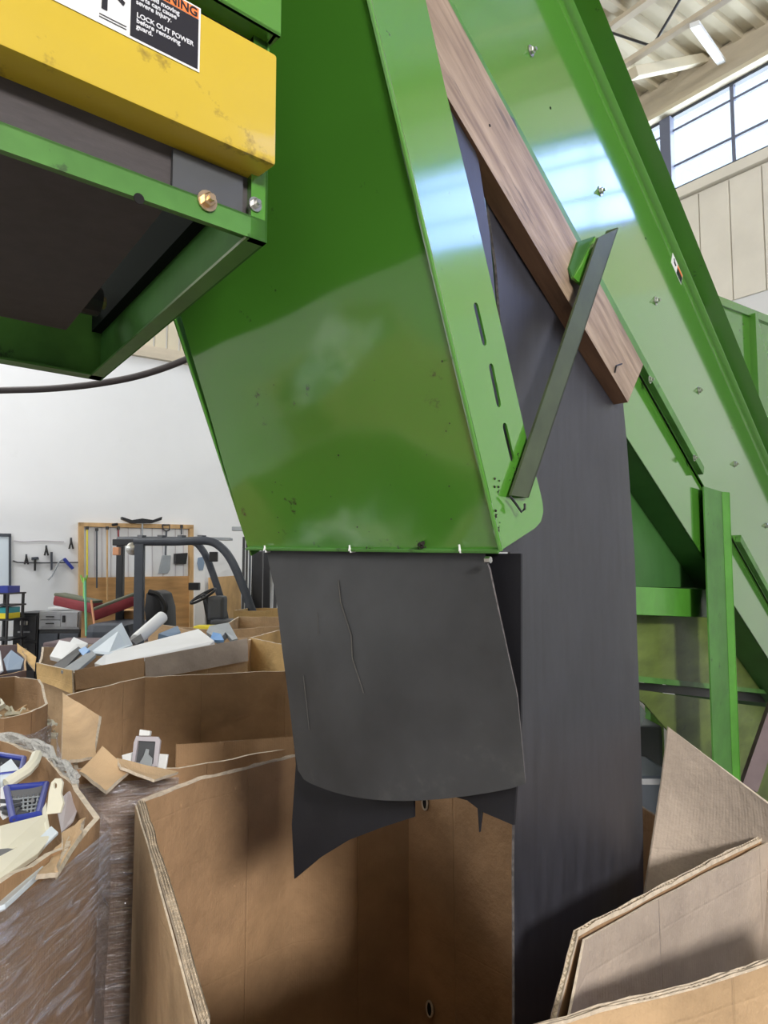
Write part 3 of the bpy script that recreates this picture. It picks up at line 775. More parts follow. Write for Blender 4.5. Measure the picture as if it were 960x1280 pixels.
mb.slab([p+fdir*(W_-wl-.030)+Zv*.016, p+fdir*(W_-wl-.024)+Zv*.016, p+fdir*(W_-wl-.024)+Zv*H_*.9, p+fdir*(W_-wl-.030)+Zv*H_*.9], -fper*.0005)
mb.slab([p+fdir*(W_-wl-.024)+Zv*.040, p+fdir*(W_-wl-.022)+Zv*.045, p+fdir*(W_-wl-.006)+Zv*.034, p+fdir*(W_-wl-.008)+Zv*.030], -fper*.0005)
mb.slab([p+fdir*(W_-wl-.050)+Zv*.055, p+fdir*(W_-wl-.012)+Zv*.055, p+fdir*(W_-wl-.012)+Zv*.06, p+fdir*(W_-wl-.050)+Zv*.06], -fper*.0005)
mb.build('pictogram', 'label_black', lb_)
mb = MB()
for k in range(2): mb.slab([p+fdir*(W_-wl-.032)+Zv*(.006+.003*k), p+fdir*(W_-wl-.004)+Zv*(.006+.003*k), p+fdir*(W_-wl-.004)+Zv*(.0068+.003*k), p+fdir*(W_-wl-.032)+Zv*(.0068+.003*k)], -fper*.0004)
mb.build('fine_print', 'dgrey_plastic', lb_)
# green cover plate over the yellow bar
g0 = FV(351, 46, -.02)
pl = [FV(351,47,-.02), FV(255,0,-.02)]
gp = g0; gz = g0.z
mb = MB(); mb.slab([gp, gp-fdir*LEN, gp-fdir*LEN+Zv*.25, gp+Zv*.25], fper*.004)
mb.slab([gp+Zv*.0, gp-fdir*LEN, gp-fdir*LEN+fper*.06, gp+fper*.06], Zv*.004)
mb.build('cover_plate', 'green', fm)
fbox(.0, LEN, .01, .06, ZF+.11, ZF+.5, 'inner_plate', 'black_steel', 0)
fbox(-.004, 0, -.02, side_len, gz, gz+.3, 'end_plate', 'green', 0)

# ------------------------------------------------------------ cardboard boxes
def carton_wall(name, pts, th, parent, mats, z0=0.0, closed=True, amp=.006, rag=.006, step=.05, seed=0, plies=0, label=None, zfun=None):
    """pts: [(x, y, rim z)] going round; thick wobbling cardboard wall with ragged rim"""
    n = len(pts); segs = n if closed else n-1
    P2 = [Vector((p[0], p[1], 0)) for p in pts]
    st = []                                       # stations: (pos, outward normal, rim)
    cen = sum(P2, Vector())/n
    area_ = sum(P2[i].x*P2[(i+1) % n].y-P2[(i+1) % n].x*P2[i].y for i in range(n)); sg = 1 if area_ > 0 else -1
    def nrm(i):
        a = P2[i % n] if closed else P2[i]; b = P2[(i+1) % n] if closed else P2[min(i+1, n-1)]
        d = (b-a).normalized(); return Vector((d.y, -d.x, 0))*sg
    dist = 0
    for i in range(segs):
        a, b = P2[i], P2[(i+1) % n]; L = (b-a).length; k = max(1, int(L/step)); nn = nrm(i)
        pn = nrm((i-1) % n) if (closed or i > 0) else nn
        for j in range(k):
            t = j/k; nv = nn if j else ((nn+pn).normalized()/max(.5, math.sqrt((1+nn.dot(pn))/2)))
            st.append((a.lerp(b, t), nv, pts[i][2]+(pts[(i+1) % n][2]-pts[i][2])*t, dist+L*t, 0 if j == 0 else math.sin(t*PI)))
        dist += L
    if not closed: st.append((P2[-1], nrm(segs-1), pts[-1][2], dist, 0))
    levels = [0, .25, .5, .68, .8, .88, .94, 1]
    vs = []; uvs = []; ns = len(st); nl = len(levels)
    for side in (0, 1):
        for (p, nv, rz, d, q_) in st:
            rim = rz + rag*noise.noise(Vector((d*9+seed*7, seed, 0))) + rag*.6*noise.noise(Vector((d*40, seed, 3)))
            for l in levels:
                z = z0+(rim-z0)*l
                wob = amp*q_*(noise.noise(Vector((d*2.2+seed, z*2.0, seed)))*1.6+noise.noise(Vector((d*7, z*5, seed)))*.5)
                vs.append(p + nv*(wob+(0 if side == 0 else -th)) + Zv*z); uvs.append((d, z))
    q_ = ns*nl; fs = []; rim_f = []
    rng = ns if closed else ns-1
    for i in range(rng):
        j = (i+1) % ns
        for l in range(nl-1):
            fs.append((i*nl+l, j*nl+l, j*nl+l+1, i*nl+l+1)); fs.append((q_+i*nl+l, q_+i*nl+l+1, q_+j*nl+l+1, q_+j*nl+l))
        rim_f.append((i*nl+nl-1, j*nl+nl-1, q_+j*nl+nl-1, q_+i*nl+nl-1))
    mb = MB(); mb.add(vs, fs, 0, uvs); o = 0
    ends = []
    if not closed:
        for i in (0, ns-1): ends.append([i*nl+l for l in range(nl)]+[q_+i*nl+l for l in range(nl-1, -1, -1)])
    for f in rim_f+ends: mb.f.append(list(f)); mb.mi.append(1); mb.uv.append(None)
    ob = mb.build(name, mats, parent, smooth=True, label=label)
    if plies:
        # liners and zig-zag fluting standing a little proud of the rim
        pm = MB()
        for k in range(plies+1):
            off = -th*k/plies
            a = []
            for i in range(rng+ (0 if closed else 1)):
                p, nv, rz, d, qq = st[i % ns]; top_v = vs[(i % ns)*nl+nl-1]
                a.append(top_v + nv*(off+.0006))
            if closed: a.append(a[0])
            a = densify(a, .02)
            vv = []
            for p in a:
                r_ = .004+.004*noise.noise(p*60+Vector((k*9, 0, 0))); vv += [p+Zv*r_, p-Zv*.004]
            pm.add(vv, [(2*i, 2*i+2, 2*i+3, 2*i+1) for i in range(len(a)-1)], 0)
            pm.add([v+Vector((.0012, .0012, 0)) for v in vv], [(2*i, 2*i+1, 2*i+3, 2*i+2) for i in range(len(a)-1)], 0)
        for k in range(plies):
            a = []
            for i in range(rng+(0 if closed else 1)):
                p, nv, rz, d, qq = st[i % ns]; a.append((vs[(i % ns)*nl+nl-1], nv))
            if closed: a.append(a[0])
            zz = []; s_ = 0
            for (p, nv), (p2, nv2) in zip(a, a[1:]):
                m_ = max(1, int((p2-p).length/.005))
                for t in range(m_):
                    pp = p.lerp(p2, t/m_); s_ += 1
                    zz.append(pp + nv*(-th*(k+(.12 if s_ % 2 else .88))/plies) + Zv*.0025)
            vv = []
            for p in zz: vv += [p, p-Zv*.008]
            pm.add(vv, [(2*i, 2*i+2, 2*i+3, 2*i+1) for i in range(len(zz)-1)], 0)
        pm.build('torn_rim', 'card_edge', parent)
    return ob
def flapq(name, quad, th, parent, mats, n=8, bend=.01, seed=0, label=None):
    tl, tr, br_, bl_ = [Vector(q_) for q_ in quad]
    nv = (tr-tl).cross(bl_-tl).normalized()
    rows = bil(tl, tr, br_, bl_, n, n, lambda s_, t: nv*(bend*math.sin(s_*PI)*math.sin(t*PI) + .004*noise.noise(Vector((s_*3, t*3, seed)))))
    return sheet(rows, th, mats, name, parent, label)

# near box under the hood -------------------------------------------------
ZR = 1.1
pk = lambda px, py, z=ZR: (PZ(px, py, z).x, PZ(px, py, z).y, z)
A = pk(172, 1003); Bp = pk(247, 974); Fp = pk(205, 1108); Hh = pk(722, 1168); Ii = pk(962, 1044); M4 = pk(800, 1008)
D3 = P(512, 915, 2.6)
wallpts = [A, Bp, (D3.x, D3.y, ZR), M4, (Ii[0]+.06, Ii[1]+.02, ZR), Hh]
near = thing('gaylord_box', Vector((.1, 1.6, 0)), 'large open brown cardboard box in the foreground below the hood, empty and shaded inside', 'cardboard box')
G0 = PZ(250, 1278, .98)
# continuous wall from the left-front round the back to the right front, then the unseen front rim, raised to shade the inside
pts = [(G0.x, G0.y, .98), (Fp[0], Fp[1], ZR-.01), A, Bp, pk(365, 945), (D3.x, D3.y, ZR+.005), pk(800, 1008), (1.05, 1.98, .86), (Ii[0]+.12, Ii[1]+.06, ZR-.02), Ii, pk(840, 1105), Hh, (.235, 1.13, .985), (.115, .99, 1.06), (.05, .90, 1.12), (-.06, .84, 1.12), (-.16, .88, 1.02)]
pts = [(a, b, c) for a, b, c in pts]
carton_wall('wall', pts[:7], .016, near, ['card', 'card_edge'], closed=False, amp=.008, rag=.008, seed=3, plies=3)
carton_wall('wall', pts[6:]+pts[:1], .008, near, ['card', 'card_edge'], closed=False, amp=.006, rag=.003, seed=5, plies=1)
# weathered outer liners
carton_wall('outer_liner', [(G0.x-.006, G0.y-.002, .975), (Fp[0]-.006, Fp[1]-.002, ZR-.014), (A[0]-.006, A[1]-.001, ZR-.006)], .004, near, ['card_tan', 'card_edge'], closed=False, amp=.002, rag=.002, seed=1)
HI = [(Hh[0]+.006, Hh[1]-.008, ZR-.004), (pk(840,1105)[0]+.006, pk(840,1105)[1]-.008, ZR-.004), (Ii[0]+.006, Ii[1]-.008, ZR-.004)]
carton_wall('outer_liner', [(.245, 1.12, .98)]+HI, .004, near, ['card_grey', 'card_edge'], closed=False, amp=.002, rag=.002, seed=2)
mbf = MB().slab([Vector((p[0], p[1], .01)) for p in pts], Zv*.01); mbf.build('base', 'card', near)
# hand holes: small torn slots on the inside wall
bdir = (D3-Vector((M4[0], M4[1], D3.z))).normalized()
def wall_hole(px, py, r):
    a = Vector((D3.x, D3.y, 0)); b = Vector((M4[0], M4[1], 0)); nn = (b-a).cross(Zv).normalized()
    p = onp(px, py, a, nn); c = CAM-p; nn = nn if nn.dot(c) > 0 else -nn
    p = p+nn*.022; ex2 = (b-a).normalized()
    ring = [p+ex2*math.cos(t*PI/8)*r*.55+Zv*math.sin(t*PI/8)*r for t in range(17)]
    MB().tube(ring, .0035, 6).build('torn_hand_hole', 'card_edge', near)
    MB().slab([p+ex2*math.cos(t*PI/8)*r*.5+Zv*math.sin(t*PI/8)*r*.9 for t in range(16)], nn*.001).build('hand_hole', 'hole', near)
wall_hole(537, 1002, .022); wall_hole(543, 1258, .024)
# tall flap standing on the far right side
ft = P(836, 909, 1.92); fr = P(1010, 1040, 1.66); fb_ = P(1010, 1260, 1.62); fl_ = P(786, 1235, 1.74)
flapq('flap', [ft, fr, fb_, fl_], .010, near, ['card_grey', 'card_edge'], bend=.03, seed=4, label='tall pointed flap standing up at the right')
# box in the front right corner
fr_root = thing('gaylord_box', PZ(900, 1300, .0) if False else Vector((.75, 1.15, 0)), 'tan cardboard box edge in the lower right corner in front of the large box', 'cardboard box')
r1, r2, r3 = PZ(617, 1285, 1.08), PZ(862, 1233, 1.08), PZ(965, 1200, 1.08)
dr = (r3-r1).normalized(); r1b = r1-dr*.02
# ---- keep it clear of the near box: its wall stands just outside
carton_wall('wall', [(r1b.x+.02, r1b.y-.01, 1.08), (r2.x, r2.y, 1.08), (r3.x, r3.y, 1.08), (r3.x+.25, r3.y+.10, 1.08), (r3.x+.75, r3.y-.35, 1.0), (r1b.x+.55, r1b.y-.75, .9)], .010, fr_root, ['card_tan', 'card_edge'], amp=.004, rag=.004, seed=8, plies=2)

# box behind on the left with stretch film and flaps -----------------------
b2 = thing('gaylord_box', Vector((-.7, 2.9, 0)), 'open brown cardboard box behind the large one, film wrapped with folded flaps', 'cardboard box')
fl2_ = PZ(93, 962, ZR); 
bkL = P(80, 869, 3.05); bk2 = P(180, 846, 3.5); bk3 = P(356, 838, 3.75)
p22 = PZ(222, 975, 1.09)
ring = [(fl2_.x, fl2_.y, 1.1), (p22.x-.04, p22.y+.16, 1.08), (-.32, 2.72, 1.07), (.10, 3.05, 1.1), (-.02, 3.72, bk3.z), (bk3.x, bk3.y, bk3.z), (bk2.x, bk2.y, bk2.z), (bkL.x, bkL.y, bkL.z)]
carton_wall('wall', ring, .012, b2, ['card', 'card_edge'], amp=.010, rag=.006, seed=11)
fa_, fb2 = P(220, 931, 2.62), P(366, 921, 2.72)
flapq('flap', [fa_, fb2, P(372, 985, 2.66), P(218, 992, 2.56)], .01, b2, ['card', 'card_edge'], seed=12, label='upright flap along the near rim')
flapq('flap', [P(79,868,3.0), P(127,896,2.55), P(118,950,2.35), P(76,955,2.25)], .010, b2, ['card_tan', 'card_edge'], seed=13, label='tan flap folded up at the left')
flapq('flap', [P(128,936,2.25), P(163,966,2.15), P(133,993,2.03), P(100,968,2.12)], .010, b2, ['card_tan', 'card_edge'], seed=14, label='flap folded outward over the film')
flapq('flap', [P(145,951,2.2), P(222,968,2.25), P(192,978,2.12), P(150,962,2.12)], .008, b2, ['card_tan', 'card_edge'], seed=15, label='curled torn flap edge')
MB().slab([P(80,893,2.75), P(90,893,2.72), P(89,920,2.60), P(78,925,2.58)], Vector((-.002, -.003, 0))).build('sticker', 'pink', b2)
def film(ring, z0, z1, parent, off=.018, seed=0, closed=False):
    rows = []; pts = [Vector((a, b, 0)) for a, b in ring]; pts = densify(pts, .05)
    for j in range(11):
        z = z0+(z1-z0)*j/10; r = []
        for i, p in enumerate(pts):
            d = (pts[min(i+1, len(pts)-1)]-pts[max(i-1, 0)]).normalized(); n = Vector((d.y, -d.x, 0))
            r.append(p+n*(off+.008*noise.noise(Vector((i*.5, z*7, seed)))+.004*noise.noise(Vector((i*1.9, z*17, seed))))+Zv*z)
        rows.append(r)
    nr, nc = len(rows), len(rows[0]); mb = MB(); mb.add([p for r in rows for p in r], [(j*nc+i, j*nc+i+1, (j+1)*nc+i+1, (j+1)*nc+i) for j in range(nr-1) for i in range(nc-1)])
    return mb.build('stretch_film', 'film', parent, smooth=True)
film([(bkL.x, bkL.y), (fl2_.x, fl2_.y), (p22.x-.04, p22.y+.16)], .05, 1.06, b2, .022, 5)

# white holder device resting on the torn flap
dv = thing('phone_holder', P(182, 968, 2.35), 'white plastic holder with black window lying on the torn flap of the film wrapped box', 'plastic holder')
def DPX(px, py, dd=0): return onp(px, py, P(182, 968, 2.32+dd), Vector((0, -1, .25)).normalized())
o3 = [DPX(165,958), DPX(168,928), DPX(171,920), (DPX(198,921)), DPX(201,926), DPX(197,958)]
nD = Vector((0, -1, .25)).normalized()
exd = Vector((1,0,0)); eyd = nD.cross(exd).normalized(); eyd = eyd if eyd.z > 0 else -eyd
hole_ = [DPX(169,953), DPX(173,926), DPX(195,927), DPX(192,955)]
curve_plate(poly_plane(o3, o3[0], exd, eyd), [poly_plane(hole_, o3[0], exd, eyd)], o3[0], exd, eyd, .012).build('frame', 'grey_steel' if False else 'lilac', dv, bevel=0)
MB().slab([p-nD*.008 for p in hole_], -nD*.004).build('window', 'dgrey_plastic', dv)
MB().slab([DPX(176,920), DPX(189,920), DPX(190,914), DPX(177,912)], nD*.02).build('clip', 'white_plastic', dv, bevel=.002)
MB().slab([DPX(155,962,.02), DPX(152,944,.02), DPX(166,940,.02), DPX(210,943,.02), DPX(206,968,.02)], -nD*.012).build('base_plate', 'white_plastic', dv, bevel=.002)
MB().slab([DPX(173,957,-.01), DPX(180,945,-.01), DPX(183,936,-.01), DPX(187,937,-.01), DPX(186,943,-.01), DPX(191,948,-.01), DPX(190,959,-.01)], nD*.006).build('lever', 'grey_plastic', dv, bevel=.001)

# foreground left film-wrapped box of scrap --------------------------------
g1 = thing('gaylord_box', Vector((-1.15, 1.6, 0)), 'film wrapped cardboard box heaped with plastic scrap at the left foreground', 'cardboard box')
z12 = 1.2
pg = lambda px, py, z=z12: (PZ(px, py, z).x, PZ(px, py, z).y, z)
ga, gb, gc, gd, gE = pg(106, 1032), pg(96, 978), pg(62, 946), pg(5, 925), pg(-5, 1108)
ring = [gE, (ga[0]-.0, ga[1]-.02, 1.18), (ga[0], ga[1]+.08, 1.19), gb, gc, gd, (-1.7, 2.25, 1.2), (-1.95, 1.7, 1.2), (-1.5, 1.0, 1.1), (-.85, .92, 1.1)]
carton_wall('wall', ring, .012, g1, ['card', 'card_edge'], amp=.008, rag=.012, seed=21)
film([(gc[0], gc[1]), (gb[0], gb[1]), (ga[0], ga[1]+.08), (ga[0], ga[1]-.02), (gE[0], gE[1]), (-.85, .92)][::-1][::-1], .1, 1.17, g1, -.022, 9)
# bunched film along the far rim
pts_ = densify([Vector(gd)+Vector((-.25, .03, .02)), Vector(gd)+Zv*.01, Vector(gc)+Zv*.01, Vector(gb)+Zv*.005], .03)
mbt = MB(); rnd = random.Random(4)
for k in range(7):
    ph1 = rnd.uniform(0, 6); pp = [p+Vector((.014*noise.noise(p*9+Vector((k*5,0,0))), .014*noise.noise(p*9+Vector((0,k*5,0))), .018*math.sin(i_*.5+ph1)*.8+.012*noise.noise(p*14+Vector((k,k,k))))) for i_, p in enumerate(pts_)]
    mbt.tube(pp, .008, 6, rs=[.005+.006*abs(noise.noise(p*26+Vector((k,0,k)))) for p in pp])
mbt.build('rolled_film', mat('bunched_film', (.70,.70,.68), .2, alpha=.6, bump=1, bscale=45, bdist=.02), g1)
flapq('flap', [P(78,1046,1.52), P(106,1026,1.60), P(103,1046,1.50), P(70,1100,1.28)], .008, g1, ['card_tan', 'card_edge'], seed=22, label='small tan flap bent inward')
flapq('flap', [P(70,1066,1.45), P(90,1048,1.5), P(72,1096,1.28), P(44,1100,1.24)], .008, g1, ['card_tan', 'card_edge'], seed=23, label='small tan flap bent inward')

def heap(name, cx, cy, rx, ry, z0, z1, n, mats, label, smin, smax, seed):
    rnd = random.Random(seed); mb = MB()
    for k in range(n):
        a = rnd.uniform(0, 2*PI); r = math.sqrt(rnd.random()); s_ = rnd.uniform(smin, smax)
        zt = z0+(z1-z0)*(1-r*.6)*rnd.random()**.4
        ax = Matrix.Rotation(rnd.uniform(0, 3), 3, Vector((rnd.gauss(0,1), rnd.gauss(0,1), rnd.gauss(0,1))).normalized())
        mb.box(Vector((cx+math.cos(a)*r*rx, cy+math.sin(a)*r*ry, zt)), (s_, s_*rnd.uniform(.3, .9), s_*rnd.uniform(.06, .3)), tuple(ax.col[i].copy() for i in range(3)), rnd.randrange(len(mats)))
    return tag(mb.build(name, mats, None, bevel=0), label, 'plastic scrap', kind='stuff')
heap('plastic_scrap', -1.28, 1.62, .38, .38, .75, 1.10, 520, ['white_plastic', 'cream_plastic', 'dgrey_plastic', 'white_plastic', 'black', 'cream_plastic', 'blue_white'], 'broken plastic pieces filling the film wrapped box at left foreground', .05, .16, 5)
GR = 'plastic pieces in the left foreground box'
def piece(pix, th, m_, name, label, cat='plastic piece', group=GR, bevel=.0015):
    pts = [P(a, b, c) for a, b, c in pix]; n = (pts[1]-pts[0]).cross(pts[2]-pts[0]).normalized()
    if n.dot(pts[0]-CAM) < 0: n = -n
    return tag(MB().slab(pts, n*th).build(name, m_, None, bevel=bevel), label, cat, group)
piece([(0,1032,1.55),(55,1018,1.62),(62,1046,1.56),(40,1052,1.5),(0,1066,1.45)], .012, 'cream_plastic', 'plastic_shell', 'long cream ribbed cover lying below the blue basket')
piece([(-20,1080,1.36),(46,1046,1.48),(66,1044,1.5),(48,1066,1.42),(-20,1112,1.27)], .012, 'cream_plastic', 'plastic_channel', 'pale cream channel slanting under the bright strip')
piece([(32,1063,1.44),(64,1032,1.53),(73,1040,1.51),(44,1068,1.42)], .006, 'blue_white', 'plastic_strip', 'bright bluish white strip slanting near the tan flap')
piece([(-20,1134,1.24),(48,1078,1.37),(56,1084,1.35),(6,1130,1.22),(-20,1142,1.2)], .010, 'blue_white', 'plastic_slab', 'pale blue panel at the very front edge of the box')
piece([(70,1004,1.72),(84,990,1.80),(95,984,1.84),(98,1010,1.74),(92,1026,1.65),(77,1040,1.58)], .004, 'lilac', 'plastic_sheet', 'milky lilac sheet curling against the right rim')
piece([(0,958,1.95),(14,948,2.0),(24,962,1.93),(18,972,1.9),(0,978,1.86)], .015, 'blue_white', 'plastic_block', 'bluish white block left of the white strap')
piece([(0,985,1.85),(10,980,1.85),(10,1014,1.68),(0,1020,1.66)], .012, 'white_plastic', 'plastic_slab', 'white panel at the photo edge left of the blue basket')
piece([(-10,1062,1.46),(10,1060,1.46),(30,1062,1.44),(22,1074,1.40),(-10,1084,1.36)], .006, 'dgrey_plastic', 'plastic_scrap_piece', 'dark grey scrap piece showing between two cream pieces')
piece([(52,1012,1.66),(58,1002,1.70),(60,1022,1.62),(64,1044,1.54),(58,1046,1.53)], .008, 'cream_plastic', 'plastic_finger', 'narrow cream prong standing beside the holed handle')
# handle with a hole
hn = Vector((-.2, -1, .3)).normalized(); ho = P(62, 1020, 1.64); hx = Vector((1, -.2, 0)).normalized(); hy = hn.cross(hx).normalized(); hy = hy if hy.z > 0 else -hy
def hp(px, py): return onp(px, py, ho, hn)
outl = [hp(a, b) for a, b in [(59,1018),(62,990),(65,978),(70,973),(76,973),(79,978),(77,992),(80,1004),(76,1016)]]
hol = [hp(70+2.2*math.cos(t*PI/5)+.8*math.sin(t*PI/5)*0, 982-4*math.sin(t*PI/5)) for t in range(10)]
tag(curve_plate(poly_plane(outl, ho, hx, hy), [poly_plane(hol, ho, hx, hy)], ho, hx, hy, .006).build('plastic_handle', 'cream_plastic'), 'cream handle with an oval hole standing up from the scrap', 'handle', GR)
# strap
pts_ = [P(8,980,1.84), P(20,972,1.86), P(33,964,1.88), P(42,954,1.92), P(46,944,1.98)]
tag(MB().tube(pts_, .014, 8).build('plastic_strap', 'cream_plastic', smooth=True), 'pale plastic strap bending up to the wrapped rim', 'strap', GR)
# blue baskets
def basket(corn, dz, label, grid=7):
    c = [P(*q_) for q_ in corn]; t = thing('plastic_basket', sum(c, Vector())/4, label, 'basket', GR)
    MB().tube(c+[c[0], c[0].lerp(c[1], .1)], .0075, 8).build('rim', 'blue_plastic', t, smooth=True)
    n = (c[1]-c[0]).cross(c[3]-c[0]).normalized(); n = n if n.z < 0 else -n
    inn = [p.lerp(sum(c, Vector())/4, .12)+n*dz for p in c]
    m_ = MB(); 
    for i in range(4): m_.slab([c[i], c[(i+1) % 4], inn[(i+1) % 4], inn[i]], n*.003)
    m_.build('side', 'dgrey_plastic', t)
    MB().slab(inn, n*.003).build('base', 'black', t)
    m_ = MB()
    for k in range(1, grid):
        f = k/grid
        m_.tube([inn[0].lerp(inn[1], f)-n*.012, inn[3].lerp(inn[2], f)-n*.012], .0022, 5); m_.tube([inn[0].lerp(inn[3], f)-n*.014, inn[1].lerp(inn[2], f)-n*.014], .0022, 5)
    m_.build('grid', 'grey_plastic', t)
    m_ = MB(); rnd = random.Random(3)
    for k in range(7):
        p = inn[0].lerp(inn[1], rnd.random()).lerp(inn[3].lerp(inn[2], rnd.random()), rnd.random())-n*.02
        m_.tube([p, p+Vector((rnd.gauss(0, .03), rnd.gauss(0, .03), .01))], .005, 6)
    m_.build('clip', 'dgrey_plastic', t)
basket([(8,985,1.80), (58,980,1.85), (48,1018,1.64), (16,1024,1.60)], .03, 'blue rimmed basket with a black grid in the scrap of the left foreground box')
basket([(-8,942,2.08), (30,948,2.05), (26,966,1.92), (-8,970,1.9)], .03, 'blue rimmed tray half showing at the back of the left foreground box', 4)

# box with cream pellets, left middle -----------------------------------------
e1b = thing('gaylord_box', Vector((-1.95, 3.7, 0)), 'film wrapped cardboard box with pale bits, at left edge behind the heaped box', 'cardboard box')
ring = [(P(60,878,3.5).x, P(60,878,3.5).y, 1.09), (P(50,850,4.05).x, P(50,850,4.05).y, 1.12), (P(20,845,4.2).x, P(20,845,4.2).y, 1.12), (-2.5, 4.0, 1.1), (-2.55, 3.5, 1.08), (-2.1, 3.2, 1.08), (P(5,905,3.2).x, P(5,905,3.2).y, 1.08), (P(40,897,3.3).x, P(40,897,3.3).y, 1.09)]
carton_wall('wall', ring[::-1], .012, e1b, ['card', 'card_edge'], amp=.008, seed=31)
film([(p[0], p[1]) for p in (ring[1], ring[0], ring[7], ring[6], ring[5])], .5, 1.0, e1b, -.02, 12)
heap('foam_bits', -1.95, 3.62, .33, .30, .85, 1.09, 300, ['cream_plastic', 'cream_plastic', 'card_tan'], 'pale cream bits in the box at the left edge', .04, .10, 9)
# far-left box with grey bits
f1b = thing('gaylord_box', Vector((-2.7, 5.2, 0)), 'purple-grey cardboard box with blue-grey sheet, furthest back at left edge', 'cardboard box')
fz = P(46, 838, 5.0).z
ring = [(P(46,842,5.0).x-.04, 5.0, fz), (P(46,818,5.7).x-.05, 5.7, P(50,818,5.7).z), (P(28,806,6.1).x, 6.1, P(28,806,6.1).z), (-3.3, 5.9, 1.12), (-3.2, 5.0, 1.05), (P(0,846,4.75).x, 4.75, P(0,846,4.75).z)]
carton_wall('wall', ring, .012, f1b, ['purple', 'card_tan'], amp=.006, seed=32)
flapq('flap', [P(27,805,6.05), P(50,823,5.6), P(49,840,5.1), P(28,815,5.9)], .01, f1b, ['card_yellow', 'card_edge'], seed=33)
tag(MB().slab([P(4,824,5.5), P(14,812,5.7), P(30,824,5.5), P(26,836,5.25), P(8,838,5.2)], Vector((0,.02,-.02))).build('plastic_sheet', 'bluegrey', bevel=.003), 'blue-grey plastic sheet in the purple-grey box', 'plastic piece')
tag(MB().slab([P(-5,815,5.5), P(-1,812,5.5), P(3,838,5.2), P(-5,843,5.1)], Vector((0,.02,-.01))).build('plastic_slab', 'white_plastic', bevel=.003), 'white slat standing left of the blue-grey sheet', 'plastic piece')

# box heaped with white plastic panels ------------------------------------------
c1b = thing('gaylord_box', Vector((-1.5, 5.3, 0)), 'tan cardboard box overflowing with long white plastic panels', 'cardboard box')
q1, q2, q3 = P(95,842,4.45), P(310,800,5.05), P(180,826,4.7)
q0 = P(47,832,4.9); q00 = P(52,812,5.6)
ring = [(q1.x, q1.y, q1.z), (q3.x, q3.y, q3.z), (q2.x, q2.y, q2.z), (q2.x-.08, q2.y+.95, 1.18), (q00.x+.25, q00.y+.4, 1.12), (q00.x, q00.y, 1.14), (q0.x, q0.y, q0.z)]
carton_wall('wall', ring, .014, c1b, ['card_tan', 'card_edge'], amp=.008, rag=.01, seed=41)
MB().slab([P(93,838,4.42), P(180,822,4.66), P(180,850,4.6), P(95,862,4.38)], Vector((.003, -.006, 0))).build('patch', 'card', c1b)
MB().slab([P(181,822,4.66), P(309,798,5.02), P(310,826,4.98), P(182,850,4.62)], Vector((.003, -.006, 0))).build('patch', 'card_grey', c1b)
flapq('flap', [P(47,828,4.85), P(92,838,4.42), P(93,868,4.38), P(48,850,4.8)], .01, c1b, ['card_yellow', 'card_edge'], seed=42)
GC = 'plastic pieces in the tan box'
heap('plastic_scrap', -1.5, 5.25, .42, .36, .8, 1.15, 260, ['white_plastic', 'cream_plastic', 'grey_plastic', 'bluegrey', 'dgrey_plastic'], 'broken plastic filling the tan box of white panels', .08, .22, 15)
def pc(pix, th, m_, name, label): return piece(pix, th, m_, name, label, 'plastic piece', GC, .002)
pc([(118,829,4.62),(133,816,4.9),(248,786,5.3),(268,801,5.05),(262,806,5.0),(130,832,4.6)], .03, 'white_plastic', 'plastic_slab', 'long white panel lying across the front of the tan box')
pc([(102,816,4.9),(152,778,5.2),(166,806,5.1),(135,818,4.85)], .02, 'blue_white', 'plastic_slab', 'pale triangular panel standing at the left of the tan box')
pc([(62,820,5.0),(74,800,5.3),(96,804,5.2),(98,812,5.1),(78,824,4.9)], .03, 'white_plastic', 'plastic_tray', 'crumpled white tray at the left end of the tan box')
pc([(85,806,5.2),(92,796,5.4),(110,804,5.3),(104,812,5.2)], .03, 'white_plastic', 'plastic_tray', 'second white tray behind the crumpled one')
pc([(66,832,4.7),(98,808,5.0),(104,812,4.95),(80,836,4.62)], .02, 'dgrey_plastic', 'plastic_strip', 'dark grey strip slanting over the left rim of the tan box')
pc([(76,838,4.52),(114,812,4.9),(120,818,4.8),(92,842,4.47)], .02, 'grey_plastic', 'plastic_strip', 'light grey strip slanting beside the dark grey strip')
pc([(98,812,4.88),(106,808,4.9),(112,812,4.85),(104,820,4.8)], .015, 'lightblue', 'plastic_tab', 'small bright blue tab among white pieces of the tan box')
pc([(198,792,5.3),(222,782,5.5),(226,790,5.4),(212,796,5.3)], .05, 'bluegrey', 'plastic_block', 'blue-grey block behind the long white panel')
pc([(164,800,5.2),(176,792,5.3),(180,800,5.2),(170,806,5.15)], .03, 'dgrey_plastic', 'plastic_block', 'dark blue-grey wedge below the white roll')
pc([(258,790,5.4),(262,782,5.5),(286,778,5.5),(297,798,5.2),(290,800,5.2),(282,790,5.3),(274,800,5.2)], .05, 'grey_plastic', 'plastic_arch', 'grey arched plastic hood at the right end of the tan box')
pc([(262,800,5.15),(266,790,5.25),(276,792,5.25),(280,800,5.15)], .02, 'lightblue', 'plastic_tab', 'light blue piece tucked under the grey arched hood')
pc([(206,803,5.35),(208,795,5.4),(222,792,5.4),(225,800,5.3)], .03, 'red', 'plastic_block', 'small dark red piece behind the long white panel')
tag(MB().tube([P(170,800,5.3), P(203,771,5.6)], .045, 14).build('plastic_roll', 'white_plastic', smooth=True, bevel=.004), 'white roll pointing up out of the tan box', 'roll', GC)
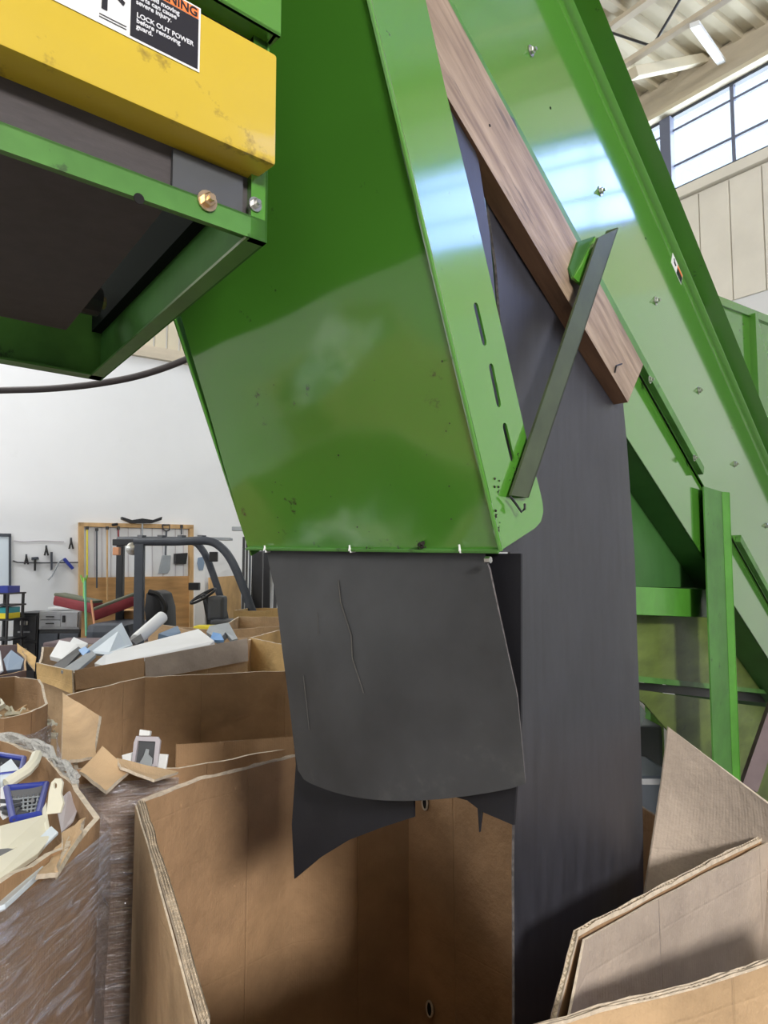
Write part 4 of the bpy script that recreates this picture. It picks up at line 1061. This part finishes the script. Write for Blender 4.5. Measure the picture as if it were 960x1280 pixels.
# boxes further right behind
def far_box(ring, mats, label, seed):
    cx = sum(r[0] for r in ring)/len(ring); cy = sum(r[1] for r in ring)/len(ring)
    t = thing('gaylord_box', Vector((cx, cy, 0)), label, 'cardboard box'); carton_wall('wall', ring, .014, t, mats, amp=.006, seed=seed); return t
q = [P(312,797,5.3), P(345,818,4.9), P(380,838,4.7)]
far_box([(q[0].x, q[0].y, q[0].z), (q[2].x, q[2].y+.1, q[2].z+.12), (0, 5.3, 1.25), (-.1, 6.1, 1.25), (-.75, 6.3, 1.25)], ['card_yellow', 'card_edge'], 'yellowish open cardboard box right of the white panels, partly behind the rubber flap', 51)
q = [P(272,787,6.6), P(350,782,6.7)]
far_box([(q[0].x, 6.5, q[0].z), (q[1].x, 6.6, q[1].z), (q[1].x+.3, 7.5, 1.25), (q[0].x, 7.5, 1.25)], ['card_tan', 'card_edge'], 'brown cardboard box with crumpled rim behind the yellowish box', 52)
q = [P(292,763,8.0), P(350,764,8.1)]
far_box([(q[0].x, 8.0, q[0].z), (q[1].x, 8.1, q[1].z), (q[1].x+.2, 9.0, 1.27), (q[0].x, 8.9, 1.27)], ['card_yellow', 'card_edge'], 'furthest yellow cardboard box at the foot of the leaning steel', 53)
q = [P(190,776,7.2), P(262,792,7.0)]
far_box([(q[0].x, 7.1, q[0].z), (q[1].x, 6.9, q[1].z), (q[1].x, 7.6, 1.1), (q[0].x, 7.7, 1.15)], ['card_tan', 'card_edge'], 'tan cardboard box standing in front of the forklift', 54)
q = P(120,800,8.0)
mb = MB().box(P(125, 800, 8.3)-Zv*.45, (1.0, .6, .9)); 
tag(mb.build('scrap_crate', 'purple', bevel=.02), 'dark purple-grey crate behind the tan box of white panels', 'crate')

# ------------------------------------------------------------ forklift
fk = thing('forklift', Vector((P(225,700,9.2).x, 9.3, 0)), 'dark grey forklift with an overhead guard parked by the back wall', 'forklift')
def pf(pix, d): return [P(a, b, d) for a, b in pix]
def arc_path(pts, n=6):
    out = []
    for i in range(len(pts)-1):
        p0 = pts[max(i-1, 0)]; p1 = pts[i]; p2 = pts[i+1]; p3 = pts[min(i+2, len(pts)-1)]
        for k in range(n):
            t = k/n
            out.append(.5*((2*p1)+(-p0+p2)*t+(2*p0-5*p1+4*p2-p3)*t*t+(-p0+3*p1-3*p2+p3)*t**3))
    return out+[pts[-1]]
nearf = [P(173,792,8.8), P(174,740,8.8), P(174,679,8.8)]
MB().beam(P(174,800,8.8)-Zv*.5, P(175,677,8.8), .11, .08, up=Vector((0,1,0))).build('rear_pillar', 'dark_steel', fk, bevel=.01)
MB().tube(arc_path([P(168,677,8.8), P(220,677,8.8), P(258,676,8.8), P(276,684,8.8), P(290,702,8.8), P(304,734,8.8), P(318,772,8.8), P(330,810,8.8)]), .05, 10).build('guard_bar', 'dark_steel', fk, smooth=True)
MB().beam(P(150,800,9.6)-Zv*.5, P(151,673,9.6), .09, .08, up=Vector((0,1,0))).build('rear_pillar', 'black_steel', fk, bevel=.01)
MB().tube(arc_path([P(147,675,9.6), P(210,675,9.6), P(240,677,9.6), P(252,686,9.6), P(262,706,9.6), P(275,745,9.6), P(282,775,9.6)]), .045, 10).build('guard_bar', 'dark_steel', fk, smooth=True)
for px in (180, 205, 230, 255): MB().beam(P(px,676,8.8)+Zv*.05, P(px-6,674,9.6)+Zv*.04, .05, .03).build('roof_bar', 'dark_steel', fk)
MB().beam(P(238,673,9.2), P(289,674,9.2), .18, .03).build('roof_plate', 'grey_plastic', fk)
MB().box(P(156,678,9.3), (.28, .1, .08)).build('rear_bracket', 'black_steel', fk, bevel=.01)
MB().lathe([(.03,-.05),(.075,-.03),(.08,.03),(.05,.05)], P(166,686,9.1), Vector((.3,-1,0))).build('work_lamp', 'steel', fk, smooth=True)
MB().box(P(146,689,9.3), (.08, .08, .1)).build('indicator_lamp', 'orange', fk, bevel=.01)
# seat
st_ = MB().slab([P(183,786,9.1), P(180,762,9.1), P(182,742,9.1), P(188,738,9.1), P(197,742,9.1), P(202,760,9.1), P(203,786,9.1)], Vector((.05, .45, 0)))
st_.build('seat', 'black', fk, bevel=.02, smooth=True)
MB().tube(arc_path([P(186,740,9.0), P(198,744,9.0), P(206,756,9.0), P(205,766,9.0), P(200,770,9.0)]), .035, 8).build('grab_rail', 'black', fk, smooth=True)
# steering column and wheel
MB().tube([P(275,790,9.2), P(268,768,9.2), P(258,748,9.2)], .07, 10, rs=[.16, .11, .05]).build('steering_column', 'black', fk, smooth=True)
MB().box(P(272,760,9.2), (.2, .25, .3)).build('dash', 'dgrey_plastic', fk, bevel=.04)
MB().box(P(283,777,9.1), (.3, .4, .06)).build('cowl', 'dgrey_plastic', fk, bevel=.02)
wc = P(254,745,9.2); wa = Vector((-.45, -.25, .85)).normalized(); wx = wa.orthogonal().normalized(); wy = wa.cross(wx)
ringp = [wc+wx*math.cos(t*PI/12)*.17+wy*math.sin(t*PI/12)*.17 for t in range(25)]
sw = MB().tube(ringp, .016, 8); 
for t in (0, 8, 16): sw.tube([wc, ringp[t]], .012, 6)
sw.lathe([(.03,-.02),(.04,0),(.03,.02)], wc, wa); sw.build('steering_wheel', 'black', fk, smooth=True)
bc = P(225, 760, 9.2); bx = bc.x
MB().box(Vector((bx, 9.25, .62)), (1.55, .95, .55)).build('body', 'dark_steel', fk, bevel=.06)
MB().box(Vector((bx-.75, 9.25, .72)), (.5, .98, .75)).build('counterweight', 'dark_steel', fk, bevel=.1)
for sx in (-.6, .65):
    for sy in (-.42, .42):
        MB().lathe([(.16,-.09),(.27,-.08),(.28,0),(.27,.08),(.16,.09)], Vector((bx+sx, 9.25+sy, .28)), Vector((0,1,0)), 24).build('wheel', 'black', fk, smooth=True)
for sy in (-.3, .3): MB().box(Vector((bx+1.0, 9.25+sy, 1.0)), (.12, .08, 1.9)).build('mast_rail', 'black_steel', fk, bevel=.01)

# ------------------------------------------------------------ back wall things
def onwall(pix, off): return [WB(a, b, off) for a, b in pix]
def wslab(pix, off, th, name, m_, parent=None, bevel=0, **k): return MB().slab(onwall(pix, off), U*th).build(name, m_, parent, bevel=bevel, **k)
wb = thing('whiteboard', WB(0, 735, .03), 'white board with grey frame on the back wall at left edge', 'whiteboard')
wslab([(-40,668),(12,669),(12,733),(-40,735)], .03, .02, 'board', 'blue_white', wb)
wslab([(-40,666),(14,667),(14,671),(-40,670)], .045, .035, 'frame', 'dark_steel', wb); wslab([(11,668),(14,668),(14,735),(11,735)], .045, .035, 'frame', 'dark_steel', wb)
# tool board
tb = thing('tool_board', WB(170, 780, .05), 'pine framed tool board with plywood lower half on the back wall', 'tool board')
for pix in ([(99,653),(242,656),(242,661),(99,658)], [(99,653),(105,653),(105,790),(99,790)], [(237,657),(242,657),(242,790),(237,790)]): wslab(pix, .08, .075, 'frame', 'pine', tb)
wslab([(105,722),(238,720),(238,792),(105,792)], .05, .04, 'plywood_panel', 'plywood', tb)
for k, px in enumerate((118,127,138,147,160,176,190,203,219,229)):
    wslab([(px,658),(px+.6,658),(px+.6,722),(px,722)], .012, .008, 'batten_seam', 'lilac', tb)
GT = 'tools on the tool board'
def wtube(pix, off, r, name, m_, parent=None, **k): return MB().tube(onwall(pix, off), r, 8).build(name, m_, parent, **k)
t = thing('push_broom', WB(178, 652, .15), 'wide black push broom hung head up above the tool board', 'broom', GT)
wslab([(153,646),(165,650),(178,648),(192,650),(203,646),(202,650),(190,654),(165,654),(153,649)], .22, .1, 'head', 'black', t); wtube([(178,652),(178,700)], .2, .014, 'handle', 'grey_plastic', t)
t = thing('shovel', WB(207, 715, .15), 'grey scoop shovel with a D handle hanging on the tool board', 'shovel', GT)
wtube([(203,656),(204,662),(208,664),(212,662),(212,656),(203,656)], .12, .012, 'grip', 'black_steel', t); wtube([(208,664),(207,695)], .12, .016, 'handle', 'dark_steel', t)
wslab([(203,694),(214,694),(213,712),(210,717),(198,717),(201,704)], .14, .03, 'blade', 'grey_plastic', t, bevel=.01)
tag(wslab([(219,692),(235,691),(233,705),(219,705)], .14, .08, 'dustpan', 'black', bevel=.01), 'square black dustpan on the tool board', 'dustpan', GT)
for px, y0, y1, m_, lab, c in [(109,658,722,'yellow_plastic','thin yellow pole at the left of the tool board','pole'),(121,660,735,'dark_steel','dark slim pole on the tool board','pole'),(134,658,750,'pine','tan wooden handle on the tool board','pole'),(148,658,690,'red','short reddish handle behind the forklift pillar','pole'),(227,656,668,'dark_steel','short dark hook handle near the top right of the tool board','handle')]:
    t = thing('tool_pole', WB(px, y1, .1), lab, c, GT); wtube([(px,y0),(px,y1)], .10, .014, 'shaft', m_, t); wtube([(px,y0),(px,y0+4)], .10, .024, 'grip', 'black', t)
tag(wtube([(140,656),(147,655)], .1, .02, 'wall_hook', 'black_steel'), 'small dark hook on top of the tool board frame', 'hook')
GW = 'hand tools on the white wall'
# pliers, hammer, etc.
def pliers(px, py, s_, lab):
    t = thing('pliers', WB(px, py+6*s_, .03), lab, 'pliers', GW)
    wtube([(px,py-5*s_),(px-.3*s_,py-2*s_),(px-2.5*s_,py+7*s_)], .03, .014, 'handle', 'black', t); wtube([(px,py-5*s_),(px+.3*s_,py-2*s_),(px+2.5*s_,py+7*s_)], .03, .014, 'handle', 'black', t)
    wslab([(px-1.2*s_,py-7*s_),(px+1.2*s_,py-7*s_),(px+1.4*s_,py-2*s_),(px-1.4*s_,py-2*s_)], .04, .02, 'jaw', 'dark_steel', t)
pliers(89, 679, 1.0, 'black pliers highest on the white wall, right of the other tools')
pliers(33, 699, .9, 'dark pliers leftmost of the hand tools')
pliers(58, 688, .9, 'faint grey long pliers between hammer and dark file')
t = thing('hammer', WB(44, 713, .03), 'black claw hammer on the white wall', 'hammer', GW)
wslab([(43,698),(45.4,698),(45,713.5),(42.6,713.5)], .05, .03, 'handle', 'black', t); wslab([(40,696.5),(48,696),(49,699.5),(46,699),(40,700)], .06, .05, 'head', 'dark_steel', t)
tag(wslab([(63.4,690),(66,690),(65.8,712),(63.6,713)], .05, .03, 'file', 'dark_steel'), 'dark flat file hanging on the white wall', 'file', GW)
t = thing('hacksaw', WB(85, 705, .03), 'dark blue handled saw hanging slanted on the white wall', 'saw', GW)
wslab([(78,699),(82,697),(93,710),(90,712)], .06, .04, 'grip', 'blue_plastic', t, bevel=.005); wtube([(79,699),(74,702),(70,710),(65,720),(60,725)], .05, .012, 'frame', 'grey_plastic', t)
tag(wtube([(16,701),(22,703),(40,703.5),(60,703.5),(99,703)], .02, .010, 'wall_cable', 'dgrey_plastic'), 'thin grey cable running along the white wall below the pliers', 'cable')
tag(wtube([(17,676),(30,677),(50,676),(80,677)], .012, .006, 'wall_rail', 'lilac'), 'faint pale rail line on the white wall above the tools', 'rail')
# cabinets
def cabinet(x0, x1, y0, d, zb, lab, m_, drawers, group=None, hm='steel'):
    a = P(x0, y0, d); b = P(x1, y0, d); zt = a.z; wd = b.x-a.x; dep = .6
    t = thing('filing_cabinet' if drawers else 'steel_cabinet', Vector(((a.x+b.x)/2, d+dep/2, zb)), lab, 'cabinet', group)
    MB().box(Vector(((a.x+b.x)/2, d+dep/2, (zb+zt)/2)), (wd, dep, zt-zb)).build('body', m_, t, bevel=.01)
    return t, a, b, zt
t, a, b, zt = cabinet(17, 48, 766, 9.9, 0, 'black two drawer filing cabinet at left against the back wall', 'black_steel', 2)
for k in range(3):
    z1 = zt-.03-k*.36; dd = MB().box(Vector(((a.x+b.x)/2, 9.89, z1-.17)), ((b.x-a.x)*.92, .03, .33)).build('drawer', 'black_steel', t, bevel=.008)
    MB().box(Vector(((a.x+b.x)/2, 9.86, z1-.1)), (.1, .03, .06)).build('handle', 'steel', dd, bevel=.01); MB().box(Vector(((a.x+b.x)/2, 9.865, z1-.22)), (.16, .02, .02)).build('label_holder', 'grey_steel', dd)
zlow = P(50, 787, 9.9).z
t, a, b, zt = cabinet(49, 100, 764, 9.9, zlow, 'brushed grey steel drawer unit on top of the dark cabinet', 'grey_steel', 0)
for k in range(2):
    z1 = zt-.03-k*.09; dd = MB().box(Vector((a.x+.16, 9.89, z1-.04)), (.28, .03, .08)).build('drawer', 'grey_steel', t, bevel=.004)
    MB().box(Vector((a.x+.16, 9.865, z1-.04)), (.1, .02, .015)).build('handle', 'black', dd)
dd = MB().box(Vector((b.x-.13, 9.89, zt-.11)), (.22, .03, .2)).build('door', 'grey_steel', t, bevel=.004); MB().box(Vector((b.x-.2, 9.865, zt-.10)), (.03, .02, .09)).build('handle', 'black', dd)
t, a, b, zt = cabinet(49, 100, 787.4, 9.9, 0, 'dark lower steel cabinet under the brushed grey drawer unit', 'black_steel', 0)
for k in range(2): MB().box(Vector((a.x+(b.x-a.x)*(.25+.5*k), 9.89, zt/2)), ((b.x-a.x)*.46, .03, zt*.9)).build('door', 'dark_steel', t, bevel=.006)
tag(MB().box(P(77,760,10.1)+Zv*.0, (.28, .2, .03)).build('paper_stack', 'white_plastic', bevel=.004), 'white papers lying on the brushed steel drawer unit', 'paper')
# small shelf cart at left edge
sc = thing('shelf_rack', Vector((P(2,770,9.4).x, 9.6, 0)), 'dark wire rack with coloured bins at left edge of the photo', 'rack')
for px in (-14, 10):
    for d in (9.4, 9.8): MB().tube([Vector((P(px,741,9.4).x, d, 0)), Vector((P(px,741,9.4).x, d, P(px,741,9.4).z))], .02, 8).build('post', 'black_steel', sc)
for y in (742, 757, 775, 800): MB().box(Vector((P(-2,y,9.4).x, 9.6, P(-2,y,9.4).z)), (.3, .44, .02)).build('shelf', 'black_steel', sc)
for y0, m_, lab in ((737,'blue_plastic','deep blue bin on top of the dark rack'),(763,'teal','teal bin in the dark rack'),(770,'yellow_plastic','yellow bin in the dark rack below the teal one')):
    p = Vector((P(-1,y0,9.4).x, 9.55, P(-1,y0,9.4).z)); s_ = .07 if y0 > 760 else .09
    bb = MB(); bb.box(p, (.22, .3, .01)); bb.box(p+Vector((0,-.15,.0)), (.22,.01,s_)); bb.box(p+Vector((0,.15,0)), (.22,.01,s_)); bb.box(p+Vector((-.11,0,0)), (.01,.3,s_)); bb.box(p+Vector((.11,0,0)), (.01,.3,s_))
    tag(bb.build('storage_bin', m_), lab, 'bin', 'bins in the rack')
# padded red/grey-green beams crossing
def padbeam(a, b, lab):
    t = thing('padded_beam', (a+b)/2, lab, 'padded beam')
    MB().beam(a, b, .22, .13).build('side', 'red', t, bevel=.03, smooth=True); MB().beam(a+Zv*.075, b+Zv*.075, .2, .04).build('top', 'olivegrey', t, bevel=.015)
padbeam(P(74,750,9.6), P(122,760,9.4), 'dark red padded beam with grey-green top sloping down right beside the cabinets')
padbeam(P(115,770,9.3), P(168,750,9.5), 'dark red padded beam sloping up right to the forklift')
tag(MB().box(Vector((P(136,780,9.7).x, 9.9, .6)), (.68, .5, 1.2)).build('wooden_crate', 'plywood', bevel=.01), 'plywood crate under the red padded beams', 'crate')
# rake / poles in front
t = thing('garden_rake', P(107,795,9.1)-Zv*.8, 'lime and mint green pole with forked head standing in front of the tool board', 'rake')
MB().tube([P(106,722,9.1), P(108,795,9.0)], .016, 8).build('handle', 'mint', t); MB().tube([P(106,722,9.1), P(106,748,9.1)], .022, 8).build('grip', 'lime', t); MB().tube([P(101,719,9.1), P(104,728,9.1), P(106,730,9.1), P(109,719,9.1)], .012, 6).build('head', 'lime', t)
tag(MB().tube([P(114,750,9.1), P(120,796,9.0)], .014, 8).build('pole', 'orange'), 'thin pale orange pole leaning right of the green rake', 'pole')
# right of tool board
tag(wslab([(243,692),(256,692),(256,800),(243,800)], .12, .1, 'wall_post', 'white_plastic'), 'white upright post right of the tool board', 'post')
tag(wslab([(248,697),(254,696),(256,704),(254,713),(249,713),(247,704)], .2, .03, 'hand_mirror', 'bluegrey', bevel=.01), 'blue oval plate hung on the white post', 'plate')
tag(MB().box(P(243,733,9.9), (.14, .1, .1)).build('control_box', 'black', bevel=.01), 'small black box beside the tool board frame', 'box')
tag(MB().box(P(267,696,9.0), (.10, .06, .12)).build('side_mirror', 'black', bevel=.01), 'small black mirror clamped between the forklift guard bars', 'mirror')
tag(wslab([(262,722),(301,719),(302,800),(262,800)], .5, .06, 'plywood_sheet', 'pine', bevel=.004), 'pale plywood sheet leaning behind the forklift column', 'plywood')
tag(MB().box(P(257,782,8.6)-Zv*.04, (.25, .2, .09)).build('yellow_bag', 'yellow_plastic', bevel=.03), 'small yellow bundle below the white post', 'bundle')
# leaning steel bars
GS = 'steel bars leaning on the back wall'
spec = [(305,672,765,1.6,'black_steel'),(309,676,768,1.4,'black_steel'),(313,664,768,1.2,'dark_steel'),(317,690,768,2.0,'black_steel'),(321,688,768,2.2,'grey_steel'),(325,690,768,2.0,'black_steel'),(329,689,768,2.4,'dark_steel'),(334,696,768,2.6,'black_steel'),(339,712,768,3.0,'grey_steel'),(345,700,768,2.4,'black_steel')]
pos = ['leftmost of the leaning steel bars','second leaning bar from the left','tallest leaning bar','black bar just left of the bright one','bright grey bar in the middle of the leaning steel','black bar just right of the bright one','grey-blue bar right of the bright one','wide black bar near the rubber flap','pale wide bar nearest the rubber flap','bar half behind the rubber flap']
for (px, y0, y1, hw, m_), lb2 in zip(spec, pos):
    a = P(px, y0, 10.8); b = P(px-1.5, y1, 10.3); b = a+(b-a)*1.0; k = (a.z-0.02)/(a.z-b.z); b = a+(b-a)*k
    tag(MB().beam(a, b, .05, hw*.02, up=Vector((1,0,0))).build('steel_bar', m_), 'steel profile, '+lb2, 'steel bar', GS)
tag(MB().box(P(300,661,10.6), (.22, .1, .06)).build('wall_bracket', 'grey_plastic', bevel=.01), 'grey bracket at the top of the leaning steel', 'bracket')
# curved dark hose hanging across
hp_ = arc_path([P(-60,490,6.4), P(0,488,6.4), P(60,486,6.4), P(120,480,6.4), P(180,468,6.4), P(240,446,6.4), P(300,415,6.4), P(360,380,6.4)])
tag(MB().tube(hp_, .03, 10).build('overhead_hose', 'hose', smooth=True), 'thick dark hose sagging across the upper back wall', 'hose')

# ------------------------------------------------------------ far green machine at right
mg = thing('green_bin', Vector((4.1, 7.0, 0)), 'green ribbed steel machine standing far behind the conveyor at right', 'machine')
p0, p1 = P(880, 372, 6.0), P(1050, 355, 7.5)
bx_ = (Vector((p1.x, p1.y, 0))-Vector((p0.x, p0.y, 0))); zt = p0.z
MB().slab([Vector((p0.x, p0.y, 0)), Vector((p1.x, p1.y, 0)), Vector((p1.x, p1.y, zt+.0)), Vector((p0.x, p0.y, zt))], Vector((.3, .5, 0))*2).build('body', 'green', mg, bevel=.01)
for px in (938, 1000):
    q_ = P(px, 370, 6.5); 
    fr_ = (px-880)/170; pb = Vector((p0.x, p0.y, 0)).lerp(Vector((p1.x, p1.y, 0)), fr_); r_ = ray(px, 400)
    pb = onp(px, 400, Vector((p0.x, p0.y, 0)), bx_.cross(Zv).normalized()); pb.z = 0
    nn = bx_.cross(Zv).normalized(); nn = nn if nn.dot(CAM-pb) > 0 else -nn
    MB().box(pb+nn*.03+Zv*zt/2, (.05, .06, zt), (bx_.normalized(), nn, Zv)).build('rib', 'green', mg)
MB().slab([Vector((p0.x, p0.y, zt-.02)), Vector((p1.x, p1.y, zt-.02)), Vector((p1.x, p1.y, zt+.05)), Vector((p0.x, p0.y, zt+.05))], Vector((-.03, -.05, 0))).build('top_rail', 'green', mg)
# unseen box of white scrap, added for the glossy hood to mirror
o1b = thing('gaylord_box', Vector((-2.9, .9, 0)), 'tan cardboard box of white scrap added out of frame left of the heaped box, to be mirrored in the hood', 'cardboard box')
carton_wall('wall', [(-2.35,.5,1.1),(-2.35,1.3,1.1),(-2.6,1.6,1.1),(-3.2,1.6,1.1),(-3.5,1.2,1.1),(-3.4,.5,1.1),(-2.9,.3,1.1)], .012, o1b, ['card_tan', 'card_edge'], seed=61)
heap('plastic_scrap', -2.92, .95, .42, .45, .75, 1.25, 220, ['white_plastic', 'blue_white', 'cream_plastic'], 'white plastic scrap in the added box, out of frame left of the heaped box', .12, .35, 77)
# items glimpsed under the conveyor
tag(MB().slab([P(790,868,3.6), P(806,888,3.6), P(808,892,3.6), P(797,918,3.6), P(790,915,3.6)], Vector((0,.1,0))).build('plastic_tote', 'blue_white', bevel=.004), 'pale blue-white tote glimpsed between rubber curtain and conveyor leg', 'tote')
tag(MB().box(P(805,935,3.9)+Vector((0,.3,-.35)), (.24, .5, .9)).build('steel_drum_stand', 'dgrey_plastic', bevel=.02), 'dark stand under the conveyor beside the rubber curtain', 'stand')
tag(MB().box(P(812,965,3.2)+Vector((0,.3,-.3)), (.34, .4, .5)).build('grey_tub', 'dark_steel', bevel=.03), 'grey tub on the floor under the conveyor beside the tall cardboard flap', 'tub')
tag(MB().beam(P(975,870,3.3), P(935,985,3.2), .07, .03, up=Vector((0,1,0))).build('sloped_strap', 'purple'), 'grey sloping bar right of the conveyor legs', 'bar')

f1b.location.x -= .03
